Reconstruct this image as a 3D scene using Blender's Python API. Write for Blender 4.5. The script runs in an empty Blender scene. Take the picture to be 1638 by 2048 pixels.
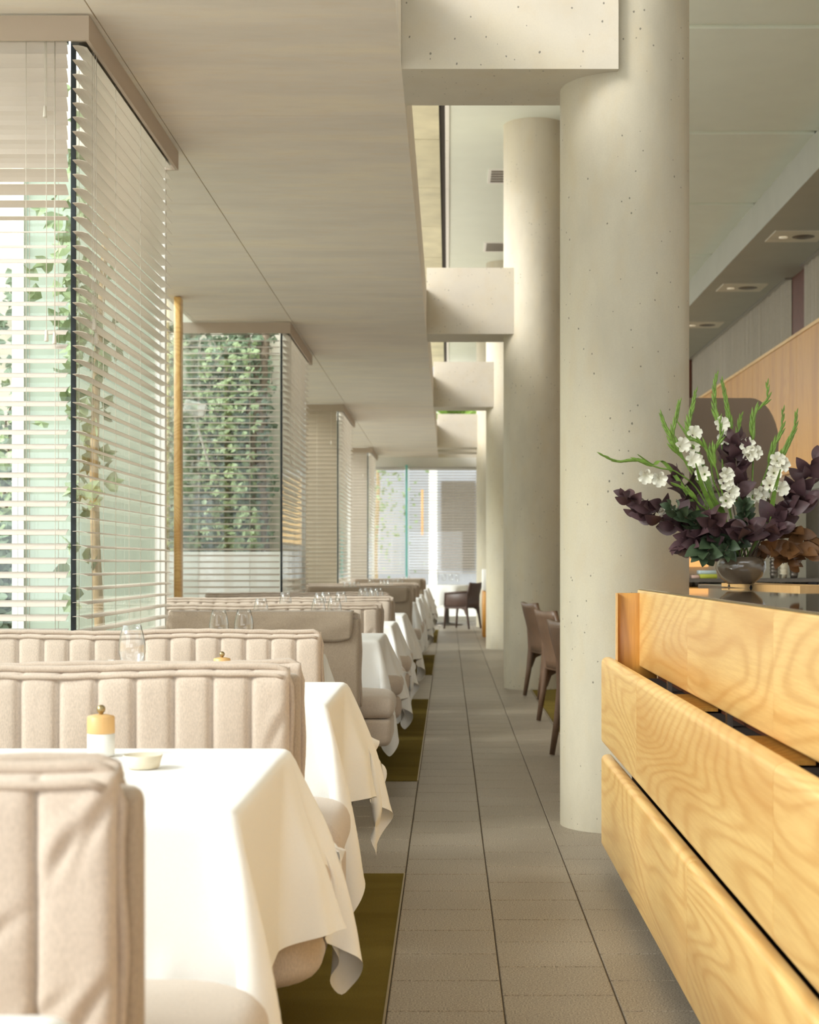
import bpy, bmesh, math, random
import numpy as np
from mathutils import Vector, Matrix, Euler
random.seed(7)
PI = math.pi
S = bpy.context.scene
COL = S.collection
# ---------------------------------------------------------------- camera, world, exposure
F, VX, VY, H = 3210.0, 896.5, 1126.0, 1.17
cam = bpy.data.cameras.new('camera'); camo = bpy.data.objects.new('camera', cam); COL.objects.link(camo)
camo.location = (0, 0, H); camo.rotation_euler = (PI/2, 0, 0)
cam.sensor_fit = 'VERTICAL'; cam.sensor_height = 36; cam.lens = F*36/2048
cam.shift_x = (819-VX)/2048; cam.shift_y = (VY-1024)/2048
cam.dof.use_dof = True; cam.dof.focus_distance = 5.6; cam.dof.aperture_fstop = 6.3
cam.clip_start = .05; cam.clip_end = 300
S.camera = camo
W = bpy.data.worlds.new('sky'); S.world = W; W.use_nodes = True
bg = W.node_tree.nodes['Background']
bg.inputs[0].default_value = (.93, .965, 1.0, 1); bg.inputs[1].default_value = 3.0
sun = bpy.data.lights.new('sun', 'SUN'); sun.energy = 4.2; sun.angle = math.radians(25); sun.color = (1, .97, .93)
suno = bpy.data.objects.new('sun', sun); COL.objects.link(suno)
suno.rotation_euler = (math.radians(60), 0, math.radians(-62))
suno.location = (-20, -8, 20)
vs = S.view_settings
vs.view_transform = 'Standard'; vs.look = 'None'; vs.gamma = 1; vs.exposure = 0.03
try: vs.use_curve_mapping = False
except Exception: pass
S.cycles.max_bounces = 14; S.cycles.diffuse_bounces = 7; S.cycles.transparent_max_bounces = 40
S.cycles.glossy_bounces = 4; S.cycles.use_denoising = True
S.cycles.sample_clamp_indirect = 8

def P(px, py, Y):
    return Vector(((px-VX)*Y/F, Y, H-(py-VY)*Y/F))

# ---------------------------------------------------------------- materials
def srgb(r, g, b):
    f = lambda c: (c/255/12.92) if c/255 <= .04045 else ((c/255+.055)/1.055)**2.4
    return (f(r), f(g), f(b), 1)
class NT:
    def __init__(s, name):
        s.m = bpy.data.materials.new(name); s.m.use_nodes = True
        s.t = s.m.node_tree; s.n = s.t.nodes; s.b = s.n['Principled BSDF']; s.out = s.n['Material Output']
    def node(s, ty, **kw):
        n = s.n.new(ty)
        for k, v in kw.items():
            if k.startswith('i_'): n.inputs[k[2:].replace('_', ' ')].default_value = v
            else: setattr(n, k, v)
        return n
    def l(s, a, b): s.t.links.new(a, b)
    def pos(s, scale=(1, 1, 1), rnd=0, obj=False):
        src = s.node('ShaderNodeTexCoord').outputs['Object'] if obj else s.node('ShaderNodeNewGeometry').outputs['Position']
        if rnd:
            oi = s.node('ShaderNodeObjectInfo'); mu = s.node('ShaderNodeMath', operation='MULTIPLY'); mu.inputs[1].default_value = rnd
            s.l(oi.outputs['Random'], mu.inputs[0]); va = s.node('ShaderNodeVectorMath', operation='ADD')
            s.l(src, va.inputs[0]); s.l(mu.outputs[0], va.inputs[1]); src = va.outputs[0]
        mp = s.node('ShaderNodeMapping'); mp.inputs['Scale'].default_value = scale; s.l(src, mp.inputs[0]); return mp.outputs[0]
    def noise(s, vec, scale, detail=4, rough=.55, dist=0):
        n = s.node('ShaderNodeTexNoise'); s.l(vec, n.inputs['Vector'])
        n.inputs['Scale'].default_value = scale; n.inputs['Detail'].default_value = detail
        n.inputs['Roughness'].default_value = rough; n.inputs['Distortion'].default_value = dist
        return n.outputs['Fac']
    def ramp(s, fac, stops):
        r = s.node('ShaderNodeValToRGB'); s.l(fac, r.inputs[0]); e = r.color_ramp.elements
        e[0].position, e[0].color = stops[0]; e[1].position, e[1].color = stops[-1]
        for p, c in stops[1:-1]:
            x = e.new(p); x.color = c
        return r.outputs[0]
    def mix(s, fac, a, b, mode='MIX'):
        m = s.node('ShaderNodeMix', data_type='RGBA', blend_type=mode)
        if isinstance(fac, (int, float)): m.inputs[0].default_value = fac
        else: s.l(fac, m.inputs[0])
        for k, v in ((6, a), (7, b)):
            if isinstance(v, tuple): m.inputs[k].default_value = v
            else: s.l(v, m.inputs[k])
        return m.outputs[2]
    def bump(s, fac, strength=.2, dist=.01):
        b = s.node('ShaderNodeBump'); b.inputs['Strength'].default_value = strength; b.inputs['Distance'].default_value = dist
        s.l(fac, b.inputs['Height']); s.l(b.outputs[0], s.b.inputs['Normal'])
    def col(s, c):
        if isinstance(c, tuple): s.b.inputs['Base Color'].default_value = c
        else: s.l(c, s.b.inputs['Base Color'])
    def set(s, **kw):
        for k, v in kw.items(): s.b.inputs[k.replace('_', ' ')].default_value = v

def plain(name, c, rough=.6, metal=0, var=.06, scale=30, bump=0, rnd=0):
    t = NT(name); n = t.noise(t.pos(), scale, 3)
    lo = tuple(x*(1-var) for x in c[:3])+(1,); hi = tuple(min(1, x*(1+var)) for x in c[:3])+(1,)
    t.col(t.ramp(n, [(.3, lo), (.7, hi)])); t.set(Roughness=rough, Metallic=metal)
    if bump: t.bump(n, bump, .004)
    return t.m
def concrete(name, c, pits=0, streak=(1, 1, 1), var=.14):
    t = NT(name); v = t.pos(streak)
    a = t.noise(v, 1.3, 6, .6); b = t.noise(v, 6, 5, .6); f = t.noise(t.pos(), 160, 2)
    d = tuple(x*(1-var) for x in c[:3])+(1,); w = tuple(min(1, x*f_) for x, f_ in zip(c[:3], (1.08, 1.06, .98)))+(1,)
    warm = (c[0]*.97, c[1]*.9, c[2]*.78, 1)
    x = t.ramp(a, [(.3, d), (.52, c), (.72, w)])
    x = t.mix(t.ramp(b, [(.5, (0, 0, 0, 1)), (.75, (.55, .55, .55, 1))]), x, warm)
    x = t.mix(t.ramp(f, [(.3, (.25, .25, .25, 1)), (.6, (0, 0, 0, 1))]), x, d)
    if pits:
        vo = t.node('ShaderNodeTexVoronoi'); vo.inputs['Scale'].default_value = 24; t.l(t.pos((1, 1, .8)), vo.inputs['Vector'])
        nn = t.noise(t.pos(), 3, 2); k = t.node('ShaderNodeMath', operation='MULTIPLY'); k.inputs[1].default_value = .16
        t.l(nn, k.inputs[0]); q = t.node('ShaderNodeMath', operation='SUBTRACT'); q.inputs[1].default_value = .012
        t.l(k.outputs[0], q.inputs[0]); jn = t.noise(t.pos(), 70, 3)
        j = t.node('ShaderNodeMath', operation='MULTIPLY_ADD'); j.inputs[1].default_value = .2; t.l(jn, j.inputs[0]); t.l(vo.outputs['Distance'], j.inputs[2])
        lt = t.node('ShaderNodeMath', operation='LESS_THAN'); t.l(j.outputs[0], lt.inputs[0]); 
        ad = t.node('ShaderNodeMath', operation='ADD'); ad.inputs[1].default_value = .105; t.l(q.outputs[0], ad.inputs[0]); t.l(ad.outputs[0], lt.inputs[1])
        x = t.mix(lt.outputs[0], x, tuple(v_*.35 for v_ in c[:3])+(1,))
    t.col(x); t.set(Roughness=.62); t.b.inputs['Specular IOR Level'].default_value = .35
    t.bump(b, .12, .01); return t.m
def wood(name, pale, deep, grain=(.9, .16, 1.0), rough=.32, rnd=7, contrast=1.0, mode='Y'):
    t = NT(name); v = t.pos(grain, rnd)
    big = t.noise(v, 1.5, 2, .4, .35)
    mu = t.node('ShaderNodeMath', operation='MULTIPLY'); mu.inputs[1].default_value = 300; t.l(big, mu.inputs[0])
    sn = t.node('ShaderNodeMath', operation='SINE'); t.l(mu.outputs[0], sn.inputs[0])
    ab = t.node('ShaderNodeMath', operation='MULTIPLY_ADD'); ab.inputs[1].default_value = .5; ab.inputs[2].default_value = .5; t.l(sn.outputs[0], ab.inputs[0])
    s2 = {'Y': (60, 2.5, 60), 'Z': (60, 60, 2.5), 'X': (2.5, 60, 60)}[mode]
    fine = t.noise(t.pos(s2, rnd), 2, 4, .7)
    tone = t.noise(t.pos({'Y': (1, .35, 3.2), 'Z': (3, 3, .35), 'X': (.35, 3, 3)}[mode], rnd), 1.1, 2, .5)
    mid = tuple((a*.6+b*.4) for a, b in zip(pale, deep))
    x = t.ramp(tone, [(.36, mid), (.5, pale), (.64, tuple(min(1, a*1.05) for a in pale))])
    x = t.mix(t.ramp(ab.outputs[0], [(.0, (.36*contrast,)*3+(1,)), (.4, (.1,)*3+(1,)), (1, (0, 0, 0, 1))]), x, deep)
    x = t.mix(t.ramp(fine, [(.4, (.22*contrast,)*3+(1,)), (.6, (0, 0, 0, 1))]), x, deep)
    t.col(x); t.set(Roughness=rough); t.b.inputs['Coat Weight'].default_value = .25; t.b.inputs['Coat Roughness'].default_value = .25
    return t.m
def fabric(name, c, scale=900, rough=.95, var=.1, weave=True, sheen=.3):
    t = NT(name); v = t.pos((1, 1, .35) if weave else (1, 1, 1))
    a = t.noise(v, scale*.45, 2, .6); b = t.noise(t.pos(), 5, 3)
    d = tuple(x*(1-var*1.6) for x in c[:3])+(1,); w = tuple(min(1, x*(1+var)) for x in c[:3])+(1,)
    x = t.ramp(a, [(.3, d), (.7, w)]); x = t.mix(t.ramp(b, [(.35, (.2, .2, .2, 1)), (.6, (0, 0, 0, 1))]), x, d)
    t.col(x); t.set(Roughness=rough); t.b.inputs['Sheen Weight'].default_value = sheen; t.b.inputs['Specular IOR Level'].default_value = .15
    t.bump(a, .25, .002); return t.m
def thin_glass(name, tint=(.95, .985, .97, 1), fac=1.0, rough=0, ior=1.45):
    t = NT(name); tr = t.node('ShaderNodeBsdfTransparent'); tr.inputs[0].default_value = tint
    gl = t.node('ShaderNodeBsdfGlossy'); gl.inputs['Roughness'].default_value = rough; gl.inputs[0].default_value = (1, 1, 1, 1)
    fr = t.node('ShaderNodeLayerWeight'); fr.inputs[0].default_value = .5
    pw = t.node('ShaderNodeMath', operation='POWER'); pw.inputs[1].default_value = 4.5 if name == 'window_glass' else 2.2; t.l(fr.outputs['Facing'], pw.inputs[0])
    mu = t.node('ShaderNodeMath', operation='MULTIPLY_ADD'); mu.inputs[1].default_value = .7*fac; mu.inputs[2].default_value = .04; t.l(pw.outputs[0], mu.inputs[0])
    mx = t.node('ShaderNodeMixShader'); t.l(mu.outputs[0], mx.inputs[0]); t.l(tr.outputs[0], mx.inputs[1]); t.l(gl.outputs[0], mx.inputs[2])
    t.l(mx.outputs[0], t.out.inputs[0])
    if name == 'drinking_glass':
        rp = t.ramp(fr.outputs['Facing'], [(0, tint), (.55, tint), (.97, (.42, .43, .42, 1))]); t.l(rp, tr.inputs[0])
    return t.m
M = {}
M['slab'] = concrete('soffit_concrete', srgb(232, 223, 210), 0, (1, 3.2, 1), .09)
M['concrete'] = concrete('column_concrete', srgb(198, 190, 170), 1, (1.6, 1.6, .7), .2)
M['beamc'] = concrete('beam_concrete', srgb(204, 196, 180), 1, (1, 1, 1), .12)
M['plaster'] = plain('ceiling_paint', srgb(226, 232, 220), .7, 0, .02, 3)
M['cream'] = plain('cream_render', srgb(218, 212, 194), .8, 0, .06, 6, .1)
M['greywall'] = plain('grey_render', srgb(150, 150, 154), .8, 0, .05, 3)
M['sage'] = plain('sage_render', srgb(170, 182, 166), .8, 0, .08, 3, .1)
M['white'] = plain('white_paint', srgb(236, 234, 228), .7, 0, .02, 4)
M['warmpanel'] = plain('warm_ceiling_panel', srgb(208, 202, 172), .7, 0, .16, 2)
M['oak'] = wood('oak_veneer', srgb(236, 198, 128), srgb(192, 130, 58))
M['oakZ'] = wood('oak_upright', srgb(212, 154, 70), srgb(150, 92, 34), (1, 1, .16), .4, 5, 1, 'Z')
M['clad'] = wood('oak_cladding', srgb(206, 152, 72), srgb(172, 114, 46), (1, 1, .12), .45, 9, .8, 'Z')
M['woodcap'] = wood('maple_cap', srgb(222, 180, 120), srgb(190, 140, 80), (1, 1, .3), .5, 3, .5, 'Z')
M['fabric'] = fabric('quilted_linen', srgb(203, 188, 173))
M['fabric2'] = fabric('panel_linen', srgb(176, 160, 142))
M['seat'] = fabric('seat_linen', srgb(204, 190, 176))
M['pipe'] = fabric('piping_linen', srgb(192, 176, 160))
M['cloth'] = fabric('white_tablecloth', srgb(244, 244, 242), 1400, .85, .015, True, .1)
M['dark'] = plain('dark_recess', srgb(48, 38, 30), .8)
M['metal'] = plain('brushed_metal', srgb(190, 188, 182), .3, 1, .03)
M['brass'] = plain('aged_brass', srgb(168, 150, 112), .35, 1, .08, 60)
M['alu'] = plain('dark_window_seal', srgb(58, 66, 72), .5, .3)
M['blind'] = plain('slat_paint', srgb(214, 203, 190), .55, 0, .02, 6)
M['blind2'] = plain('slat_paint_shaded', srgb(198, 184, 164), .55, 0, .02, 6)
M['pelmet'] = plain('pelmet_paint', srgb(188, 172, 154), .6, 0, .02, 6)
M['cord'] = plain('blind_cord', srgb(220, 214, 200), .8)
M['glass'] = thin_glass('window_glass', (.955, .98, .968, 1), .9)
M['gclear'] = thin_glass('drinking_glass', (.985, .985, .985, 1), .9, 0, 1.45)
M['fin'] = plain('teal_glass_edge', srgb(120, 206, 200), .15)
M['leather'] = plain('tan_leather', srgb(104, 80, 62), .42, 0, .14, 14, .15)
M['leatherd'] = plain('dark_leather', srgb(84, 64, 56), .45, 0, .1, 14, .1)
M['ceramic'] = plain('white_ceramic', srgb(240, 240, 234), .3, 0, .01)
M['bowl'] = plain('cream_stoneware', srgb(224, 214, 190), .45, 0, .04)
M['mushroom'] = thin_glass('smoke', (.4, .36, .3, 1), 1.4)
t = NT('counter_top'); t.col(srgb(92, 74, 54)); t.set(Roughness=.06); t.b.inputs['Coat Weight'].default_value = 1; t.b.inputs['Coat Roughness'].default_value = .03
n_ = t.noise(t.pos(), 220, 2); t.col(t.ramp(n_, [(.35, srgb(62, 48, 34)), (.65, srgb(104, 84, 62))])); M['counter'] = t.m
t = NT('granite_tile'); g = t.node('ShaderNodeNewGeometry')
n1 = t.noise(t.pos(), 210, 3, .8); n2 = t.noise(t.pos(), 3, 3); 
isl = t.ramp(g.outputs['Random Per Island'], [(0, (.86, .86, .86, 1)), (1, (1.0, 1.0, 1.0, 1))])
x = t.ramp(n1, [(.34, srgb(70, 62, 52)), (.48, srgb(146, 135, 119)), (.64, srgb(202, 190, 172))])
x = t.mix(1.0, x, isl, 'MULTIPLY'); x = t.mix(t.ramp(n2, [(.4, (.14, .14, .14, 1)), (.65, (0, 0, 0, 1))]), x, srgb(110, 98, 84))
t.col(x); t.set(Roughness=.42); t.b.inputs['Specular IOR Level'].default_value = .4; t.bump(n1, .05, .001); M['tile'] = t.m
M['grout'] = plain('grout', srgb(84, 74, 62), .9)
t = NT('olive_carpet'); n1 = t.noise(t.pos((1, 2.5, 1)), 260, 3, .8); n2 = t.noise(t.pos((.6, 2.2, 1)), 2.6, 3)
x = t.ramp(n1, [(.3, srgb(90, 76, 32)), (.7, srgb(138, 120, 60))]); x = t.mix(t.ramp(n2, [(.4, (.35, .35, .35, 1)), (.6, (0, 0, 0, 1))]), x, srgb(92, 78, 30))
t.col(x); t.set(Roughness=1.0); t.b.inputs['Specular IOR Level'].default_value = .05; t.bump(n1, .5, .004); M['carpet'] = t.m
M['leafg'] = plain('ivy_leaf', srgb(106, 124, 98), .5, 0, .35, 4)
M['leafg2'] = plain('bright_leaf', srgb(138, 156, 112), .5, 0, .3, 4)
M['stalk'] = plain('gladiolus_green', srgb(118, 150, 62), .45, 0, .22, 40)
M['petal'] = plain('white_petal', srgb(244, 242, 228), .6, 0, .03, 30)
M['purple'] = plain('purple_leaf', srgb(86, 62, 66), .45, 0, .25, 18)
M['rust'] = plain('rust_leaf', srgb(112, 76, 44), .45, 0, .25, 18)
M['dgreen'] = plain('dark_green_leaf', srgb(62, 78, 54), .45, 0, .25, 18)
M['bark'] = plain('bark', srgb(176, 150, 112), .9, 0, .25, 25, .4)
M['barkd'] = plain('dark_bark', srgb(120, 104, 88), .9, 0, .25, 25, .4)
M['paving'] = plain('pale_paving', srgb(190, 184, 172), .8, 0, .05, 3)
M['curtain'] = fabric('grey_curtain', srgb(176, 168, 152), 500, .95, .1, True, .1)
M['bulk'] = plain('bulkhead_paint', srgb(176, 176, 164), .7, 0, .03, 3)
M['redwood'] = plain('dark_red_timber', srgb(96, 52, 32), .5, 0, .15, 12)
M['hood'] = plain('brown_hood', srgb(104, 88, 72), .5, 0, .08, 3)
M['paleblue'] = plain('pale_blue_wall', srgb(206, 216, 220), .6, 0, .02, 3)
t = NT('lamp_lens'); t.b.inputs['Emission Color'].default_value = (1, .85, .6, 1); t.b.inputs['Emission Strength'].default_value = .25; t.col((.9, .85, .7, 1)); M['lens'] = t.m
t = NT('pendant_glow'); t.b.inputs['Emission Color'].default_value = (1, .5, .16, 1); t.b.inputs['Emission Strength'].default_value = 1.0; t.col((.3, .15, .05, 1)); M['glow'] = t.m
t = NT('water'); 
M['book1'] = plain('lime_cover', srgb(190, 196, 70), .5); M['book2'] = plain('pale_blue_cover', srgb(196, 216, 222), .5); M['book3'] = plain('pink_cover', srgb(222, 186, 170), .5)
M['steel'] = plain('dark_steel', srgb(120, 112, 104), .35, .7, .1)
M['black'] = plain('black_plastic', srgb(50, 50, 54), .4)

# ---------------------------------------------------------------- building helpers
class MB:
    def __init__(s): s.v = []; s.f = []; s.sm = []
    def add(s, verts, faces, smooth=False):
        o = len(s.v); s.v += [tuple(v) for v in verts]; s.f += [tuple(i+o for i in f) for f in faces]; s.sm += [smooth]*len(faces); return s
    def box(s, x0, x1, y0, y1, z0, z1):
        v = [(x, y, z) for z in (z0, z1) for y in (y0, y1) for x in (x0, x1)]
        return s.add(v, [(0, 2, 3, 1), (4, 5, 7, 6), (0, 1, 5, 4), (2, 6, 7, 3), (0, 4, 6, 2), (1, 3, 7, 5)])
    def rbox(s, x0, x1, y0, y1, z0, z1, r=.01, seg=3):
        bm = bmesh.new(); bmesh.ops.create_cube(bm, size=1)
        for v in bm.verts: v.co = Vector(((x0+x1)/2+v.co.x*(x1-x0), (y0+y1)/2+v.co.y*(y1-y0), (z0+z1)/2+v.co.z*(z1-z0)))
        bmesh.ops.bevel(bm, geom=list(bm.edges), offset=r, segments=seg, profile=.5, affect='EDGES')
        bm.verts.index_update(); s.add([v.co for v in bm.verts], [[v.index for v in f.verts] for f in bm.faces], True); bm.free(); return s
    def tube(s, pts, rad, n=8, cap=True, flat=1.0):
        pts = [Vector(p) for p in pts]; L = len(pts); rs = rad if isinstance(rad, (list, tuple)) else [rad]*L
        t0 = (pts[1]-pts[0]).normalized(); up = Vector((0, 0, 1)) if abs(t0.z) < .9 else Vector((0, 1, 0))
        nx = t0.cross(up).normalized(); V = []; 
        for i, p in enumerate(pts):
            t = (pts[min(i+1, L-1)]-pts[max(i-1, 0)]).normalized(); nx = (nx-t*nx.dot(t)).normalized(); ny = t.cross(nx)
            for k in range(n):
                a = 2*PI*k/n; V.append(p+nx*(math.cos(a)*rs[i])+ny*(math.sin(a)*rs[i]*flat))
        Fc = [(i*n+k, i*n+(k+1) % n, (i+1)*n+(k+1) % n, (i+1)*n+k) for i in range(L-1) for k in range(n)]
        if cap: Fc += [tuple(range(n))[::-1], tuple((L-1)*n+k for k in range(n))]
        return s.add(V, Fc, True)
    def lathe(s, prof, c=(0, 0, 0), n=24, sc=1):
        V = [(c[0]+r*math.cos(2*PI*k/n)*sc, c[1]+r*math.sin(2*PI*k/n)*sc, c[2]+z*sc) for r, z in prof for k in range(n)]
        Fc = [(i*n+k, i*n+(k+1) % n, (i+1)*n+(k+1) % n, (i+1)*n+k) for i in range(len(prof)-1) for k in range(n)]
        return s.add(V, Fc, True)
    def mesh(s, name, mat, org=(0, 0, 0)):
        me = bpy.data.meshes.new(name); ox, oy, oz = org
        me.from_pydata([(x-ox, y-oy, z-oz) for x, y, z in s.v], [], s.f)
        me.polygons.foreach_set('use_smooth', s.sm); me.update()
        if mat: me.materials.append(mat)
        return me
    def build(s, name, mat, parent=None):
        org = tuple(parent.get('_o', (0, 0, 0))) if parent else (0, 0, 0)
        o = bpy.data.objects.new(name, s.mesh(name, mat, org)); COL.objects.link(o)
        o['_o'] = org
        if parent: o.parent = parent
        return o
def tag(o, label, cat, group=None):
    o['label'] = label; o['category'] = cat
    if group: o['group'] = group
    return o
def thing(name, loc, label, cat, group=None):
    o = bpy.data.objects.new(name, None); COL.objects.link(o); o.location = loc; o['_o'] = tuple(loc); o.empty_display_size = .1
    return tag(o, label, cat, group)
def struct(name, mb, mat, parent=None):
    o = mb.build(name, mat, parent)
    if not parent: o['kind'] = 'structure'
    return o
def inst(name, me, parent, loc, rot=(0, 0, 0), scale=(1, 1, 1)):
    o = bpy.data.objects.new(name, me); COL.objects.link(o); o.parent = parent
    po = Vector(parent.get('_o', (0, 0, 0))) if parent else Vector((0, 0, 0))
    o.location = Vector(loc)-po; o.rotation_euler = rot; o.scale = scale; return o
def sharp(o, ang=.6):
    me = o.data; bm = bmesh.new(); bm.from_mesh(me)
    for e in bm.edges:
        if len(e.link_faces) == 2 and e.calc_face_angle(0) > ang: e.smooth = False
    bm.to_mesh(me); bm.free()

# ---------------------------------------------------------------- floor
BAY = 7.6
TW = .307; X0T = -.161; Y0T = 4.19
fl = struct('floor', MB().box(-2.3, 4.7, -3.2, 33.2, -.2, -.004), M['grout'])
tb = MB(); a, b2, c = TW/2-.0022, TW/2-.0026, .0025
tv = [(-a, -b2, -.004), (a, -b2, -.004), (a, b2, -.004), (-a, b2, -.004), (-a, -b2, -.0015), (a, -b2, -.0015), (a, b2, -.0015), (-a, b2, -.0015),
      (-a+c, -b2+c, 0), (a-c, -b2+c, 0), (a-c, b2-c, 0), (-a+c, b2-c, 0)]
tf = [(8, 9, 10, 11)]+[(i, (i+1) % 4, (i+1) % 4+4, i+4) for i in range(4)]+[(i+4, (i+1) % 4+4, (i+1) % 4+8, i+8) for i in range(4)]
tb.add(tv, tf); tile_me = tb.mesh('tile', M['tile'])
rest = MB()
for i in range(-7, 15):
    cx = X0T+TW*(i+.5); off = .5*TW*(i % 2)
    for k in range(-18, 94):
        cy = Y0T+off+TW*(k+.5)
        if cy > 33 or cx > 4.6: continue
        if -3 <= i <= 3 and 3.2 < cy < 11.4: inst('tile', tile_me, fl, (cx, cy, 0))
        else: rest.add([(x+cx, y+cy, z) for x, y, z in tv], tf)
o = rest.build('tile', M['tile'], fl); o['kind'] = 'stuff'
def rug(x0, x1, y0, y1, label):
    o = thing('carpet', (x0, y0, 0), label, 'carpet', 'olive carpet strips')
    m = MB().box(x0, x1, y0, y1, 0, .004); m.build('pile', M['carpet'], o)
    for q in ((x1, x1+.006, y0, y1) if x1 < 0 else (x0-.006, x0, y0, y1),):
        MB().box(*q, 0, .006).build('metal_edging', M['brass'], o)
rug(-1.9, X0T-.006, .3, 6.03, 'olive carpet strip under the foreground tables')
rug(-1.9, X0T-.006, 8.6, 13.75, 'olive carpet strip in the second booth bay with pale metal edge')
rug(-1.9, X0T-.006, 16.75, 20.4, 'olive carpet strip in the third booth bay')
rug(-1.9, X0T-.006, 23.5, 28.1, 'farthest olive carpet strip near the end window')
rug(.77, 3.2, 8.0, 15.1, 'olive carpet under the leather chairs to the right of the round columns')

# ---------------------------------------------------------------- concrete shell
HC = 3.288; XE = -.2; XL = -2.2
courts = [(6.26, 8.24), (14.15, 16.35), (21.4, 23.9), (29.4, 31.6)]
ceil = struct('ceiling', MB().box(-1.37, XE-.001, .6, 33, HC+.012, 3.7), M['slab'])
mb = MB(); edges = [.6]+[v for c_ in courts for v in c_]+[33]
for k in range(0, len(edges)-1, 2): mb.box(XL-.05, -1.37, edges[k], edges[k+1], HC+.012, 3.7)
for c0, c1 in courts: mb.box(-1.468, -1.37, c0, c1, HC, 3.7)
mb.build('roof_slab', M['slab'], ceil)
ys = [.6, 1.9, 3.8, 5.7, 7.6, 9.47, 11.4, 13.3, 15.2, 17.1, 19.0, 20.9, 22.8, 24.7, 26.6, 28.5, 30.4, 33]
for k in range(len(ys)-1):
    y0, y1 = ys[k]+.002, ys[k+1]-.002
    MB().box(-1.366, XE, y0, y1, HC, HC+.012).build('soffit_panel', M['slab'], ceil)
    segs = [(y0, y1)]
    for c0, c1 in courts:
        segs = [q for s_ in segs for q in ((s_[0], min(s_[1], c0)), (max(s_[0], c1), s_[1])) if q[1]-q[0] > .02]
    for a_, b_ in segs: MB().box(XL-.05, -1.372, a_, b_, HC, HC+.012).build('soffit_panel', M['slab'], ceil)
def cyl(mb, cx, cy, r, z0, z1, n=64, seam=True):
    V = []; 
    nz = 2
    for z in (z0, z1):
        for k in range(n):
            a = 2*PI*k/n; rr = r+(.004 if seam and k in (n*58//64, n*26//64) else 0); V.append((cx+rr*math.cos(a), cy+rr*math.sin(a), z))
    mb.add(V, [(k, (k+1) % n, n+(k+1) % n, n+k) for k in range(n)], True)
    mb.add([V[n+k] for k in range(n)], [tuple(range(n))]); return mb
cols = [(.79, 7.2), (.806, 15.05), (.806, 22.0), (.806, 29.5)]
R = .288
for k, (cx, cy) in enumerate(cols):
    struct('column', cyl(MB(), cx, cy, R, 0, 5.3), M['concrete'])
for k, y0 in enumerate((6.88, 14.84, 21.78, 29.4)):
    mb = MB(); mb.box(XE, cols[k][0]-.06, y0, y0+.55, HC, 3.9)
    struct('beam', mb, M['beamc'])
# high ceiling with recessed joints
HZ = 5.27
hc = struct('ceiling_upper', MB().box(-.75, 4.7, .6, 33.3, HZ+.03, HZ+.3), M['plaster'])
jy = [1.5]+[12.25-3.03*k for k in (3, 2, 1)]+[12.25+3.03*k for k in range(7)]+[33.3]
for k in range(len(jy)-1):
    MB().box(1.0, 3.5, jy[k]+.06, jy[k+1]-.06, HZ, HZ+.03).build('ceiling_panel', M['plaster'], hc)
MB().box(.012, 1.0, 1.5, 33.3, HZ, HZ+.03).build('ceiling_panel', M['plaster'], hc)
for k in range(16):
    MB().box(-.03, .01, 1.5+k*2+.01, 3.5+k*2-.01, HZ-.02, HZ+.03).build('edge_strip', M['white'], hc)
    MB().box(-.75, -.085, 1.5+k*2+.01, 3.5+k*2-.01, HZ-.01, HZ+.03).build('warm_panel', M['warmpanel'], hc)
MB().box(-.085, -.03, 1.5, 33.3, HZ+.02, HZ+.029).build('shadow_gap', M['dark'], hc)
struct('bulkhead', MB().box(3.5, 4.7, 4, 33.2, 4.9, HZ), M['bulk'])
struct('wall_right', MB().box(4.6, 4.75, 2.5, 33.2, 0, 4.9), M['paleblue'])
struct('wall_end', MB().box(1.05, 4.6, 33.0, 33.2, 0, HZ).box(XL, 1.05, 33.0, 33.2, 3.1, 3.9), M['beamc'])
# behind the camera: unseen end wall with a wide window, added to block light
wb = struct('wall_light_block', MB().box(-2.3, 4.75, -3.2, -3.0, 0, .7).box(-2.3, 4.75, -3.2, -3.0, 2.5, 5.6).box(-2.3, -1.9, -3.2, -3.0, .7, 2.5).box(1.6, 4.75, -3.2, -3.0, .7, 2.5), M['cream'])
struct('ceiling_light_block', MB().box(-2.3, 4.75, -3.2, .6, HC, 3.7), M['slab'])  # unseen ceiling carried back over the camera, also added to block light
struct('wall_right_near', MB().box(4.6, 4.75, -3.2, 2.5, 0, 4.9), M['paleblue'])
# vents and lamps
def vent(x, y, z, w, d, label):
    o = thing('ceiling_vent', (x, y, z), label, 'vent', None)
    MB().box(x-w/2, x+w/2, y-d/2, y+d/2, z-.012, z).build('frame', M['white'], o)
    m = MB()
    for k in range(5): m.box(x-w/2+.03, x+w/2-.03, y-d/2+.03+k*(d-.06)/5, y-d/2+.03+(k+.5)*(d-.06)/5, z-.02, z-.012)
    m.build('grille', M['steel'], o)
vent(.62, 17.0, HZ, .4, .6, 'white ceiling vent beside the lit upper column, nearer one')
vent(.66, 20.8, HZ, .4, .6, 'white ceiling vent beside the lit upper column, farther one')
for k, y in enumerate((18.3, 21.7, 25.1)):
    x = 3.97; o = thing('ceiling_downlight', (x, y, 4.9), '%s of the three downlight panels in the right bulkhead' % ('nearest', 'middle', 'farthest')[k], 'ceiling light', 'downlights in the bulkhead')
    MB().box(x-.3, x+.3, y-.3, y+.3, 4.888, 4.9).build('plate', M['cream'], o)
    m = MB(); m.lathe([(.001, -.02), (.1, -.02), (.13, -.012)], (x+.08, y, 4.9), 20); m.build('bezel', M['steel'], o)
    MB().lathe([(.001, -.024), (.05, -.024), (.05, -.014)], (x-.15, y, 4.9), 16).build('lens', M['lens'], o)
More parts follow.
